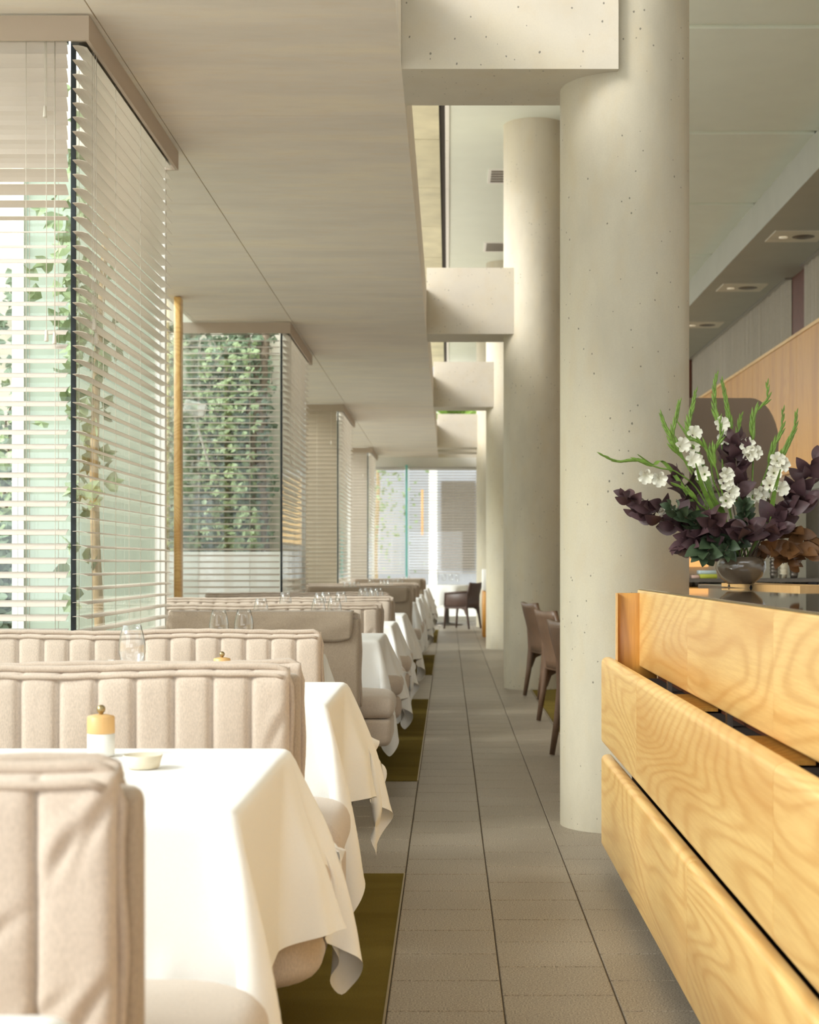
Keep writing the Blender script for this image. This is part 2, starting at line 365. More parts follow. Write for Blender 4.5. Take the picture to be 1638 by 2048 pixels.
# timber cladding and curtains on the right
cl = thing('timber_cladding', (4.2, 4.5, 2.27), 'long upper screen of honey oak boards behind the flowers', 'cladding')
bme = {}
y = 4.5; i = 0
bm_ = MB().box(-.012, .012, .002, .398, 0, 1.62).mesh('board', M['clad'])
while y < 33:
    inst('board', bm_, cl, (4.2+random.uniform(-.002, .002), y, 2.27)); y += .4
MB().box(4.17, 4.25, 4.5, 33, 3.89, 3.93).build('cap_rail', M['oak'], cl)
MB().box(4.22, 4.6, 4.5, 33, 2.25, 2.27).build('soffit_board', M['clad'], cl)
def curtain(y0, y1, label):
    V = []; n = int((y1-y0)/.035)
    for j, z in enumerate((3.2, 4.05, 4.9)):
        for k in range(n+1):
            yy = y0+(y1-y0)*k/n; V.append((4.47+.03*math.sin(yy*38+math.sin(yy*3)*2)+.012*math.sin(yy*97), yy, z))
    m = MB().add(V, [(j*(n+1)+k, j*(n+1)+k+1, (j+1)*(n+1)+k+1, (j+1)*(n+1)+k) for j in range(2) for k in range(n)], True)
    o = thing('curtain', (4.47, y0, 3.2), label, 'curtain', 'grey curtains above the cladding'); m.build('fabric', M['curtain'], o)
    MB().box(4.4, 4.54, y0, y1, 4.875, 4.9).build('track', M['metal'], o)
curtain(6, 20.1, 'grey pleated curtain above the oak screen, nearer one'); curtain(21.0, 29.3, 'grey pleated curtain above the oak screen, farther one')
struct('trim_1', MB().box(4.5, 4.6, 19.9, 21.2, 2.3, 4.9).box(4.4, 4.6, 29.3, 29.7, 2.3, 4.9), M['redwood'])

# ---------------------------------------------------------------- window bays: glass, frames and venetian blinds
SP = .0557
def slat_mesh(length, axis):
    V = []; w = .058
    for e in (0, 1):
        for k in range(4):
            u = (k/3-.5)*w; z = .004*(1-(2*k/3-1)**2)
            V.append((e*length, u, z) if axis == 'x' else (u, e*length, z))
    V += [(x, y, z-.0015) for x, y, z in V]
    Fc = [(k, k+1, 5+k, 4+k) for k in range(3)]+[(8+k, 12+k, 13+k, 9+k) for k in range(3)]
    Fc += [(0, 8, 9, 1), (1, 9, 10, 2), (2, 10, 11, 3), (4, 5, 13, 12), (5, 6, 14, 13), (6, 7, 15, 14), (0, 4, 12, 8), (3, 11, 15, 7)]
    return V, Fc
def tilt(z, closed, top=True):
    if closed: return math.radians(-66)
    t_ = max(0, min(1, (z-2.35)/.45)) if top is True else 0; t_ = t_*t_*(3-2*t_)
    return math.radians((24 if top is True else 13 if top else 8)-t_*82)
def blind(axis, x0, x1, y0, y1, label, single, closed=False, zb=.62, zt=3.18, mat='blind', sgn=1, cords=(), tasl=(), group='venetian blinds of the glass bays'):
    o = thing('venetian_blind', (x0, y0, zb), label, 'blind', group)
    L = (x1-x0) if axis == 'x' else (y1-y0); V, Fc = slat_mesh(L, axis)
    me = MB().add(V, Fc).mesh('slat', M[mat]); n = int((zt-zb)/SP); jm = MB()
    for k in range(n):
        z = zt-.05-k*SP; th = tilt(z, closed, (True if y0 < 8 else 1) if axis == 'x' else 0)+random.uniform(-.03, .03)
        if single:
            inst('slat', me, o, (x0, y0, z), (th, 0, 0) if axis == 'x' else (0, th*sgn, 0))
        else:
            Rm = Matrix.Rotation(th, 3, 'X') if axis == 'x' else Matrix.Rotation(th*sgn, 3, 'Y')
            jm.add([Rm @ Vector(v)+Vector((x0, y0, z)) for v in V], Fc)
    if not single:
        s_ = jm.build('slats', M[mat], o); s_['kind'] = 'stuff'
    cm = MB()
    for q in cords:
        for dd in (-.026, .026):
            p = (q, y0+dd) if axis == 'x' else (x0+dd, q); cm.tube([(p[0], p[1], zb), (p[0], p[1], zt)], .0011, 4)
    if cords: cm.build('ladder_cord', M['cord'], o)
    for (q, zz) in tasl:
        p = (q, y0-.036) if axis == 'x' else (x0+.038, q)
        MB().tube([(p[0], p[1], zz+.04), (p[0], p[1], zt)], .0014, 5).build('pull_cord', M['cord'], o)
        MB().lathe([(.001, .045), (.005, .044), (.0085, .004), (.008, 0), (.001, 0)], (p[0], p[1], zz), 10).build('tassel', M['cord'], o)
    MB().box(*( (x0, x1, y0-.025, y0+.025) if axis == 'x' else (x0-.035, x0+.035, y0, y1)), zt-.035, zt+.01).build('head_rail', M['metal'], o)
    return o
ordn = ['nearest', 'second', 'third', 'fourth']
for k, (c0, c1) in enumerate(courts):
    xs = -1.475; xc = XL if k == 0 else -2.36
    w = struct('window_%d' % (k+1), MB().box(xs-.012, xs+.006, c0+.062, c0+.08, 0, HC), M['alu'])
    zlo = .0
    MB().box(xc, xs-.012, c0+.066, c0+.074, zlo, HC+.4).build('glass_pane', M['glass'], w)
    MB().box(xs-.007, xs+.001, c0+.08, c1, zlo, HC+.4).build('glass_pane', M['glass'], w)
    MB().box(xs-.03, xs+.02, c1, c1+.05, 0, HC+.4).build('frame_post', M['white'], w)
    if k in (2, 3): MB().box(xc, xs-.03, c1, c1+.008, zlo, HC).build('glass_pane', M['glass'], w)
    single = k < 2; cl_ = k >= 2
    crd = [(55, 0), (113, 0)] if k == 0 else []
    zt_ = 3.235; co = [P(q, 500, c0).x for q, _ in crd] if k == 0 else [-2.2, -1.75]
    ta = [(P(97, 680, c0).x, 2.03), (P(113, 685, c0).x, 2.02), (P(94, 232, c0).x, 2.9)] if k == 0 else [(-1.56, 2.75)]
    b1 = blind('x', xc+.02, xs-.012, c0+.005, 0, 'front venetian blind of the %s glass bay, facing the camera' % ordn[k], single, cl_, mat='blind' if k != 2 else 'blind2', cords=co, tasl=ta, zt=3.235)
    b2_ = blind('y', -1.437, 0, c0+.0, c1-.05, 'side venetian blind of the %s glass bay, running along the booths' % ordn[k], single, False, sgn=1, zt=3.235,
                cords=[c0+.1, c0+.55, c0+1.1, c0+1.75], tasl=[(c0+.08, 2.09), (c0+.12, 2.04)] if k < 2 else ())
    m = MB().box(xc, -1.385, c0-.075, c0-.06, 3.185, 3.28); m.build('pelmet', M['pelmet'], b1)
    m = MB().box(-1.4, -1.385, c0-.06, c1+.0, 3.185, 3.28).box(-1.47, -1.4, c1-.015, c1, 3.185, 3.28); m.build('pelmet', M['pelmet'], b2_)
# facade glass along the alcoves
edges = [.6]+[v for c_ in courts for v in c_]+[33]
n_w = 5
for k in range(0, len(edges)-1, 2):
    y0, y1 = edges[k], edges[k+1]
    if y1-y0 < 1.5: continue
    w = struct('window_%d' % n_w, MB().box(XL-.04, XL+.02, y0, y1, 0, .08), M['white']); n_w += 1
    MB().box(XL-.012, XL-.004, y0, y1, .08, HC).build('glass_pane', M['glass'], w)
    nn = 3
    for q in range(nn): MB().box(XL-.04, XL+.02, y0+(y1-y0-.05)*q/nn, y0+(y1-y0-.05)*q/nn+.05, .08, HC).build('mullion', M['white'], w)
o = tag(MB().rbox(-2.175, -2.125, 12.72, 12.86, 0, 3.28, .004, 1).build('timber_post', M['oak']), 'tall oak post standing between the first and second glass bays', 'post')
# end window
EY = 32.2
w = struct('window_9', MB().box(XL, 1.1, EY, EY+.08, 0, .1).box(XL, 1.1, EY, EY+.08, 3.08, HC), M['white'])
for a_, b_ in ((XL, -.85), (-.81, 1.1)): MB().box(a_, b_, EY+.03, EY+.04, .1, 3.08).build('glass_pane', M['glass'], w)
MB().box(-.85, -.81, EY-.3, EY+.04, .1, 3.12).build('glass_fin', M['fin'], w)
blind('x', XL+.1, -.88, EY-.1, 0, 'venetian blind over the end window, to the left of the teal glass fin', False, False, zb=.95, zt=3.08, cords=[-1.5], group='end window blinds')
blind('x', -.78, 1.05, EY-.1, 0, 'venetian blind over the end window, to the right of the teal glass fin', False, False, zb=.95, zt=3.08, cords=[.1], group='end window blinds')

# ---------------------------------------------------------------- outside
struct('ground', MB().box(-16, XL-.05, -3, 60, -.25, -.02).box(XL-.05, 8, 33.2, 60, -.25, -.02), M['paving'])
LV = [(0, 0, 0), (-.38, .3, .05), (-.5, .62, .0), (-.15, .7, .06), (0, 1.05, 0), (.15, .7, .06), (.5, .62, 0), (.38, .3, .05), (0, .45, -.04)]
LF = [(0, 8, 1), (1, 8, 2), (2, 8, 3), (3, 8, 4), (4, 8, 5), (5, 8, 6), (6, 8, 7), (7, 8, 0)]
def ivy(name, n, xr, zr, y, label, seed, dens=None, mat='leafg', size=(.05, .1), yj=.12):
    rr = random.Random(seed); m = MB()
    for _ in range(n):
        x = rr.uniform(*xr); z = rr.uniform(*zr)
        if dens and rr.random() > dens(x, z): continue
        s_ = rr.uniform(*size); Rm = Euler((rr.gauss(-.3, .5)+PI, rr.gauss(0, .6), rr.gauss(0, .5))).to_matrix() @ Matrix.Rotation(PI/2, 3, 'X')
        c = Vector((x, y-.04-rr.uniform(.02, yj), z)); m.add([Rm @ (Vector(v)*s_)+c for v in LV], LF)
    o = m.build(name, M[mat]); o['kind'] = 'stuff'; tag(o, label, 'ivy'); return o
def gn(x, z, s_=2.2, o=0): return .5+.5*math.sin(x*s_*2.1+o+math.sin(z*2.3+o)*1.6)*math.sin(z*s_+o*1.7+math.sin(x*3+o))
struct('wall_court', MB().box(-3.4, -1.52, 16.36, 16.5, 0, 5.5), M['cream'])
struct('wall_court_low', MB().box(-3.4, -1.52, 15.6, 15.75, 0, 1.28), M['white'])
ivy('ivy', 4000, (-2.85, -1.75), (1.25, 3.6), 16.3, 'dense green ivy on the cream wall behind the second glass bay', 3, lambda x, z: .25+.9*gn(x, z, 2.6, 1.2) if x < -1.9 else .25)
ivy('ivy', 900, (-2.85, -1.9), (1.28, 3.4), 16.1, 'loose bright ivy sprays in front of the second glass bay wall', 5, lambda x, z: gn(x, z, 3, 4), 'leafg2')
m = MB()
for q in range(3): m.tube([(-1.86-q*.09+.03*math.sin(zz*2+q), 16.2, zz) for zz in np.linspace(0, 3.6, 10)], .045-.008*q, 8)
tag(m.build('ivy_trunk', M['barkd']), 'thick grey ivy trunk climbing the cream court wall', 'trunk')
struct('wall_court_near', MB().box(-2.2, -1.505, 8.26, 8.4, 0, HC+.4), M['sage'])
struct('wall_garden', MB().box(-9, -2.62, 12.55, 12.7, 0, 1.55).box(-9, -3.05, 12.55, 12.7, 1.55, 5.2).box(-9.2, -9, -3, 60, 0, 4), M['cream'])
ivy('ivy', 3300, (-3.6, -2.55), (.2, 3.5), 12.5, 'green ivy with dark stems on the garden wall behind the nearest glass bay', 11, lambda x, z: (.95 if z < 2.0 else .45)*(.15+gn(x, z, 3, 2.2)), size=(.06, .11))
m = MB(); rr = random.Random(5)
for q in range(16):
    x = rr.uniform(-3.4, -2.7); z = rr.uniform(.3, 1.5); pts = []
    for s_ in range(9): pts.append((x, 12.42, z)); x += rr.uniform(-.09, .09); z += rr.uniform(.1, .25)
    m.tube(pts, [.018-.0016*s_ for s_ in range(9)], 5)
o = m.build('ivy_stems', M['barkd']); o['kind'] = 'stuff'; tag(o, 'tangled bare ivy stems on the garden wall', 'ivy')
def tree(x, y, h, r, label, seed, crown=0, sp=.16):
    o = thing('tree', (x, y, 0), label, 'tree'); rr = random.Random(seed)
    pts = [(x+.04*math.sin(z*1.7+seed), y, z) for z in np.linspace(0, h, 10)]
    MB().tube(pts, [r*(1-.5*k/9) for k in range(10)], 10).build('trunk', M['bark'], o)
    m = MB()
    for _ in range(crown):
        c = Vector((x+rr.gauss(-.1, sp), y+rr.gauss(0, sp)*.7, h*.8+rr.gauss(0, h*.2)))
        Rm = Euler((rr.uniform(0, 6), rr.uniform(0, 6), rr.uniform(0, 6))).to_matrix(); s_ = rr.uniform(.06, .12); m.add([Rm @ (Vector(v)*s_)+c for v in LV], LF)
    l_ = m.build('foliage', M['leafg2'], o); l_['kind'] = 'stuff'
tree(-1.67, 7.75, 2.9, .03, 'slim pale trunk with sparse leaves seen through the nearest side blind', 2, 170, .07)
tree(-3.15, 11.9, 1.9, .06, 'short tan trunk low behind the front blind of the nearest bay', 4, 160)
ivy('hedge', 2600, (-3.6, -2.5), (0, 1.5), 12.3, 'low green hedge along the garden wall', 21, None, 'leafg', (.07, .12), .5)
ivy('hedge', 2600, (-8, -2.4), (.0, 2.4), 20.0, 'pale green shrubs farther along the garden', 22, None, 'leafg2', (.1, .2), 1.2)
fx = P(390, 817, 14.62)
o = thing('flood_lamp', fx, 'small tilted white lamp housing behind the front blind of the second bay', 'lamp')
m = MB().rbox(fx.x-.1, fx.x+.1, fx.y-.04, fx.y+.04, fx.z-.06, fx.z+.06, .012, 2); h = m.build('housing', M['white'], o); h.rotation_euler = (0, .3, 0)
MB().tube([fx, fx+Vector((-.0, .02, -.1)), Vector((fx.x, 15.58, fx.z-.5))], .012, 6).build('bracket', M['white'], o)
# beyond the end window
bd = thing('pavilion', (0, 44, 0), 'pale building with white post and warm lamps beyond the end window', 'building')
MB().box(-6, 6, 46, 46.3, 0, 7).build('wall', M['greywall'], bd); MB().box(-.2, .75, 45.9, 46.02, 1.0, 3.5).build('window_opening', M['steel'], bd)
MB().box(-.52, -.3, 43, 43.3, 0, 4.4).build('post', M['white'], bd)
MB().box(.9, 2.2, 45.8, 46.02, 1.7, 3.6).build('signboard', M['woodcap'], bd)
m = MB()
for q in range(9): m.box(-5, 5, 36+q*.8, 36.12+q*.8, 4.4, 4.55)
m.build('pergola_slat', M['cream'], bd)['kind'] = 'stuff'
MB().tube([(-.68, 42, 1.9), (-.68, 42, 3.1)], .03, 8).build('lamp', M['glow'], bd)
tree(-1.7, 38, 3.4, .08, 'leafy green tree outside the end window', 9, 500, .5)

# ---------------------------------------------------------------- cloth simulation (position based) for the tablecloths
def drape(wx, wy, ov, seed, rot=0, seat=None, s=.026, steps=250, iters=14):
    rr = np.random.RandomState(seed); kx = int(round(wx/s)); ky = int(round(wy/s)); sx_ = wx/kx; sy_ = wy/ky; mx = int(round(ov/sx_)); my = int(round(ov/sy_)); nx = kx+2*mx+1; ny = ky+2*my+1
    X, Y = np.meshgrid((np.arange(nx)-(nx-1)/2)*sx_, (np.arange(ny)-(ny-1)/2)*sy_, indexing='ij')
    c_, s_ = math.cos(rot), math.sin(rot)
    Pn = np.stack([X*c_-Y*s_, X*s_+Y*c_, np.zeros_like(X)+.002], -1); Pn[..., 2] += .0; W0 = np.sin(X*7+seed)*np.sin(Y*6+seed*2)*.01*((abs(X) > wx/2) | (abs(Y) > wy/2)); Pn[..., 2] += W0; Pn += rr.normal(0, .0008, Pn.shape)*((abs(X) > wx/2) | (abs(Y) > wy/2))[..., None]
    lx = sx_; ly = sy_; Pv = Pn.copy(); dt = .018
    cons = []
    for p in (0, 1):
        cons.append((np.s_[p:-1:2, :], np.s_[p+1::2, :], lx, 1)); cons.append((np.s_[:, p:-1:2], np.s_[:, p+1::2], ly, 1))
    dg = math.hypot(lx, ly)
    for p in (0, 1):
        cons.append((np.s_[p:-1:2, :-1], np.s_[p+1::2, 1:], dg, .35)); cons.append((np.s_[p:-1:2, 1:], np.s_[p+1::2, :-1], dg, .35))
    bend = [(np.s_[:-6, :], np.s_[6:, :], 6*lx, .03), (np.s_[:, :-6], np.s_[:, 6:], 6*ly, .03)]
    hx, hy = wx/2, wy/2
    pin = (abs(X) <= hx+1e-4) & (abs(Y) <= hy+1e-4); P0 = Pn.copy(); P0[..., 2] = 0; P0[..., 0] = X; P0[..., 1] = Y; pp = P0[pin]
    for st in range(steps):
        Vv = (Pn-Pv)*(.95 if st < steps*.7 else .9); Pv = Pn.copy(); Pn = Pn+Vv; Pn[..., 2] -= 9.8*dt*dt
        for it in range(iters):
            for a, b, L, k in cons:
                A = Pn[a]; B = Pn[b]
                n0 = min(A.shape[0], B.shape[0]); n1 = min(A.shape[1], B.shape[1]); A = A[:n0, :n1]; B = B[:n0, :n1]
                D = B-A; d = np.sqrt((D*D).sum(-1, keepdims=True))+1e-9; C = D*((d-L)/d*.5*k)
                A += C; B -= C
            if it in (0, 6):
                for a, b, L, k in bend:
                    D = (Pn[b]-Pn[a])*((Pn[a][..., 2:] < -.06) & (Pn[b][..., 2:] < -.06)); d = np.sqrt((D*D).sum(-1, keepdims=True))+1e-9; C = D*(np.minimum(d-L, 0)/d*.5*k)
                    T = np.zeros_like(Pn); T[a] += C; T[b] -= C; Pn += T
            Pn[pin] = pp
            x, y, z = Pn[..., 0], Pn[..., 1], Pn[..., 2]
            ins = (abs(x) < hx+.001) & (abs(y) < hy+.001) & (z < 0); sh = ins & (z > -.012); z[sh] = 0
            dp = ins & ~sh; ex = hx-abs(x); ey = hy-abs(y); px_ = dp & (ex < ey); py_ = dp & ~(ex < ey)
            x[px_] = np.sign(x[px_])*hx; y[py_] = np.sign(y[py_])*hy
            if seat:
                sx, sy, sz = seat; k_ = (y > sy) & (x < sx) & (x > hx-.06) & (z < sz); x[k_] += (sx-x[k_])*.25
        Pn[pin] = pp; Pv[pin] = pp
    # smooth a touch below the table edge
    nxn, nyn = Pn.shape[:2]
    Q = Pn.copy(); Q[1:-1, 1:-1] = Pn[1:-1, 1:-1]*.5+(Pn[2:, 1:-1]+Pn[:-2, 1:-1]+Pn[1:-1, 2:]+Pn[1:-1, :-2])*.125
    low = Pn[..., 2] < -.03; Pn[low] = Q[low]
    faces = [(i*nyn+j, (i+1)*nyn+j, (i+1)*nyn+j+1, i*nyn+j+1) for i in range(nxn-1) for j in range(nyn-1)]
    me = bpy.data.meshes.new('tablecloth'); me.from_pydata([tuple(v) for v in Pn.reshape(-1, 3)], [], faces)
    me.polygons.foreach_set('use_smooth', [True]*len(faces)); me.materials.append(M['cloth']); me.update(); return me
TZ = .757
TWX, TWY = 1.0, .93
clothes = [drape(TWX, TWY, .36, 3, 0, (TWX/2+.08, TWY/2-.2, .52-TZ)), drape(TWX, TWY, .38, 8, 0, (TWX/2+.08, TWY/2-.2, .52-TZ)), drape(.7, .62, .3, 5, 0, None, steps=170)]

# ---------------------------------------------------------------- banquettes
def plan(x0, x1, y0, y1, r, ins=0, n=7):
    x0 += ins; x1 -= ins; y0 += ins; y1 -= ins; pts = []
    for (cx, cy, a0, rr_) in ((x1, y0, -PI/2, r[0]), (x1, y1, 0, r[1]), (x0, y1, PI/2, r[2]), (x0, y0, PI, r[3])):
        q = max(.004, rr_-ins); sx = -1 if cx == x1 else 1; sy = 1 if cy == y0 else -1
        for k in range(n): a = a0+PI/2*k/(n-1); pts.append((cx+sx*q+q*math.cos(a), cy+sy*q+q*math.sin(a)))
    return pts
def puff(mb, x0, x1, y0, y1, r, z0, z1, rt, rb, crown=.0):
    rings = []
    for k in range(6): a = PI/2*k/5; rings.append((rb*(1-math.sin(a)), z0+rb*(1-math.cos(a))))
    for k in range(7): a = PI/2*k/6; rings.append((rt*(1-math.cos(a)), z1-rt+rt*math.sin(a)))
    for q in (.06, .11, .16): rings.append((rt+q, z1+crown*min(1, q/.12)))
    V = []; n = 28
    for ins, z in rings: V += [(x, y, z) for x, y in plan(x0, x1, y0, y1, r, ins)]
    Fc = [(i*n+k, i*n+(k+1) % n, (i+1)*n+(k+1) % n, (i+1)*n+k) for i in range(len(rings)-1) for k in range(n)]
    Fc += [tuple(range(n))[::-1], tuple((len(rings)-1)*n+k for k in range(n))]
    return mb.add(V, Fc, True)
def quilt(parent, xl, xr, y, zb, zt, face, ch=.0915, th=.034, seed=0, wr=0, sag=.008):
    rr = random.Random(seed); nch = max(2, int(round((xr-xl)/ch))); ch = (xr-xl)/nch; K = 18 if wr > 5 else 10; nx = nch*K; nz = 70 if wr > 5 else 26
    fold = [(rr.uniform(.0, 1), .1+.85*(q_+rr.random())/max(1, wr), rr.uniform(.75, 1.05), rr.uniform(.035, .075)) for q_ in range(wr)]
    top = lambda x: zt-sag*max(0, 1-(x-xl)/(xr-xl))**.8-.003*math.sin((x-xl)*9+seed)
    V = []
    for side in (0, 1):
        for i in range(nx+1):
            x = xl+(xr-xl)*i/nx; c = (i % K)/K if i < nx else 0
            bul = (1-abs(2*c-1)**4)**.5 if i not in (0, nx) else 0
            for j in range(nz+1):
                v = j/nz; z = zb+(top(x)-zb)*v; ed = (1-abs(2*v-1)**16)**.5
                if side == 0:
                    d = th*(.72+.42*bul)*ed+.006+.0022*math.sin(x*23+seed)*math.sin(z*19+x*7)*ed
                    for fx, fz, an, wd in fold:
                        X_ = x-(xr-.2*fx-.01); Z_ = z-(zb+(zt-zb)*fz); nn_ = -X_*math.sin(an)+Z_*math.cos(an); tt_ = X_*math.cos(an)+Z_*math.sin(an)
                        nn_ += 2.2*tt_*tt_
                        d += (-.007*math.exp(-nn_*nn_/.00007)+.004*math.exp(-(nn_-.016)**2/.00016))*math.exp(-(tt_/wd)**2)*ed
                    V.append((x, y+face*d, z))
                else: V.append((x, y, z))
    N = (nx+1)*(nz+1); idx = lambda s_, i, j: s_*N+i*(nz+1)+j; Fc = []
    for i in range(nx):
        for j in range(nz):
            Fc.append((idx(0, i, j), idx(0, i+1, j), idx(0, i+1, j+1), idx(0, i, j+1))); Fc.append((idx(1, i, j), idx(1, i, j+1), idx(1, i+1, j+1), idx(1, i+1, j)))
        Fc.append((idx(0, i, nz), idx(0, i+1, nz), idx(1, i+1, nz), idx(1, i, nz))); Fc.append((idx(0, i, 0), idx(1, i, 0), idx(1, i+1, 0), idx(0, i+1, 0)))
    for j in range(nz):
        Fc.append((idx(0, nx, j), idx(1, nx, j), idx(1, nx, j+1), idx(0, nx, j+1))); Fc.append((idx(0, 0, j), idx(0, 0, j+1), idx(1, 0, j+1), idx(1, 0, j)))
    o = MB().add(V, Fc, True).build('back_cushion', M['fabric'], parent)
    wob = lambda k: .0025*math.sin(k*1.3+seed)
    pts = [(xr+.002+wob(k), y+face*(.012+wob(k+3)), zb+(top(xr)-zb)*k/10) for k in range(10)]
    pts += [(xr-.012, y+face*.014, top(xr)-.004)]
    pts += [(xr-.03-(xr-xl-.03)*k/40, y+face*(.014+wob(k)*.6), top(xr-(xr-xl)*k/40)+.002+wob(k*2)*.5) for k in range(41)]
    MB().tube(pts, .0085, 8).build('piping', M['pipe'], o)
    MB().tube([(a_, b_+face*.026, c_-.018) for a_, b_, c_ in pts[10:]], .006, 6).build('piping', M['pipe'], o)
    return o
def banquette(Y, label, xl=-2.05, kind='full', xr=-.362, seed=0, wr=0, front=True):
    o = thing('banquette', (xr-.6, Y, 0), label, 'banquette', 'upholstered banquettes along the windows')
    MB().rbox(xl, xr, Y-.028, Y+.028, .3 if kind != 'slab' else .31, .9, .02, 4).build('back_panel', M['fabric2'], o)
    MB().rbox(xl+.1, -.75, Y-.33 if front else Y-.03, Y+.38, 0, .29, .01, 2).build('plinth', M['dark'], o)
    fx = xr-.022 if kind == 'full' else xr-.0
    if front:
        quilt(o, xl, fx, Y-.03, .47, .927 if Y < 3 else .917, -1, seed=seed, wr=wr)
        sx = -.262 if kind == 'full' else xr+.004
        puff(MB(), xl, sx, Y-.6, Y-.05, (.16, .03, .03, .03), .405, .52, .05, .045, .012).build('seat_cushion', M['seat'], o)
        puff(MB(), xl, sx-.012, Y-.59, Y-.04, (.16, .03, .03, .03), .27, .402, .02, .04).build('seat_base', M['fabric'], o)
    if kind == 'recess': return o
    quilt(o, xl, xr-(.035 if Y < 2.5 else .002), Y+.03, .47, .924, 1, seed=seed+9, sag=.024)
    sx = -.266
    puff(MB(), xl, sx, Y+.05, Y+.6, (.03, .16, .03, .03), .405, .52, .05, .045, .012).build('seat_cushion', M['seat'], o)
    puff(MB(), xl, sx-.012, Y+.04, Y+.59, (.03, .16, .03, .03), .27, .402, .02, .04).build('seat_base', M['fabric'], o)
    if kind == 'slab':
        m = MB(); n = 40; V = []
        for j in range(9):
            for i in range(n+1):
                x = xl+.02+(xr-.05-xl)*i/n; v = j/8
                zz = .915-.125*v*(1-.25*max(0, (x-(xr-.12))/.12)**2)
                V.append((x-(.012*v*v if i == n else 0), Y-.034-.006*math.sin(x*11+v*3)**2-.008*math.sin(v*PI), zz+(.012 if j == 0 else 0)))
        for i in range(n+1): V.append((V[i][0], Y+.03, .932))
        Fc = [(j*(n+1)+i, j*(n+1)+i+1, (j+1)*(n+1)+i+1, (j+1)*(n+1)+i) for j in range(8) for i in range(n)]
        Fc += [(9*(n+1)+i, 9*(n+1)+i+1, i+1, i) for i in range(n)]
        f = m.add(V, Fc, True).build('cushion_flap', M['fabric2'], o)
        md = f.modifiers.new('solid', 'SOLIDIFY'); md.thickness = .007
    return o
BQ = [(1.95, 'full', -.37, 'foreground banquette with creased linen quilted back at the bottom of the picture'),
      (3.93, 'full', -.362, 'second banquette, sunlit quilted back behind the mill on the first whole table'),
      (5.98, 'recess', -.47, 'third banquette, greyer quilted back behind the tall wine glass'),
      (7.8, 'slab', -.43, 'fourth banquette, plain grey-brown back panel with a fabric flap folded over the top'),
      (9.72, 'full', -.40, 'fifth banquette, creased quilted cushion just past the plain grey-brown panel'),
      (11.62, 'full', -.395, 'sixth banquette, second quilted one past the plain grey-brown panel'),
      (13.6, 'recess', -.5, 'seventh banquette, set back before the far panel with a flap'),
      (15.5, 'slab', -.357, 'eighth banquette, distant plain panel with a flap over its top'),
      (17.5, 'full', -.36, 'ninth banquette, first quilted one beyond the distant flap panel'),
      (19.5, 'full', -.36, 'tenth banquette, second quilted one beyond the distant flap panel'),
      (23.3, 'slab', -.36, 'eleventh banquette, faraway panel near the last carpet strip'),
      (25.3, 'full', -.36, 'farthest banquette, small quilted back near the end window')]
for k, (Y, kd, xr, lb) in enumerate(BQ):
    xl = -2.05 if not any(c0-.5 < Y < c1+.1 for c0, c1 in courts) else -1.37
    if kd == 'recess': xl = -2.05
    banquette(Y, lb, xl, kd, xr, seed=k*3+1, wr=6 if k == 0 else 2, front=(kd != 'slab'))

# ---------------------------------------------------------------- tables with cloths
def table(xr, y0, which, word, name='dining_table', flip=False):
    word2 = 'table under the '+word.split(',')[0]; word2 = ' '.join(word2.split()[:14])
    me = clothes[which]; wx, wy = ((TWX, TWY), (TWX, TWY), (.7, .62))[which]
    cx, cy = xr-wx/2, y0+wy/2
    o = thing(name, (cx, cy, 0), word2, 'table', 'tables between the banquettes')
    MB().rbox(cx-wx/2+.03, cx+wx/2-.03, cy-wy/2+.03, cy+wy/2-.03, TZ-.04, TZ-.006, .004, 1).build('tabletop', M['oakZ'], o)
    MB().lathe([(.26, 0), (.26, .012), (.06, .03), (.035, .06), (.035, TZ-.034)], (cx, cy, 0), 20).build('pedestal', M['steel'], o)
    c = inst('tablecloth', me, None, (cx, cy, TZ)); c.scale = (1, -1 if flip else 1, 1)
    tag(c, word, 'tablecloth', 'white tablecloths in the booths')
    sd = c.modifiers.new('sub', 'SUBSURF'); sd.levels = 1; sd.render_levels = 1
    return (cx, cy)
TB = [(-.345, .55, 0, 'white tablecloth whose corner just enters the bottom left of the picture'),
      (-.35, 2.66, 0, 'large white tablecloth in the foreground carrying the mill and small bowl'),
      (-.35, 4.66, 1, 'second white tablecloth, beside the sunlit banquette end'),
      (-.56, 6.75, 2, 'small white tablecloth between the greyer quilted back and the plain panel'),
      (-.365, 8.55, 0, 'white tablecloth directly behind the plain grey-brown panel'),
      (-.365, 10.5, 1, 'white tablecloth behind the fifth banquette'),
      (-.347, 12.42, 0, 'white tablecloth behind the sixth banquette'),
      (-.34, 16.45, 2, 'distant white tablecloth behind the far flap panel'),
      (-.33, 18.3, 0, 'distant white tablecloth behind the ninth banquette'),
      (-.33, 20.3, 1, 'distant white tablecloth behind the tenth banquette'),
      (-.33, 24.1, 0, 'faraway white tablecloth near the last carpet strip'),
      (-.33, 26.2, 1, 'farthest white booth tablecloth, before the end chairs')]
for i, (xr, y0, wh, lb) in enumerate(TB): table(xr, y0, wh, lb)

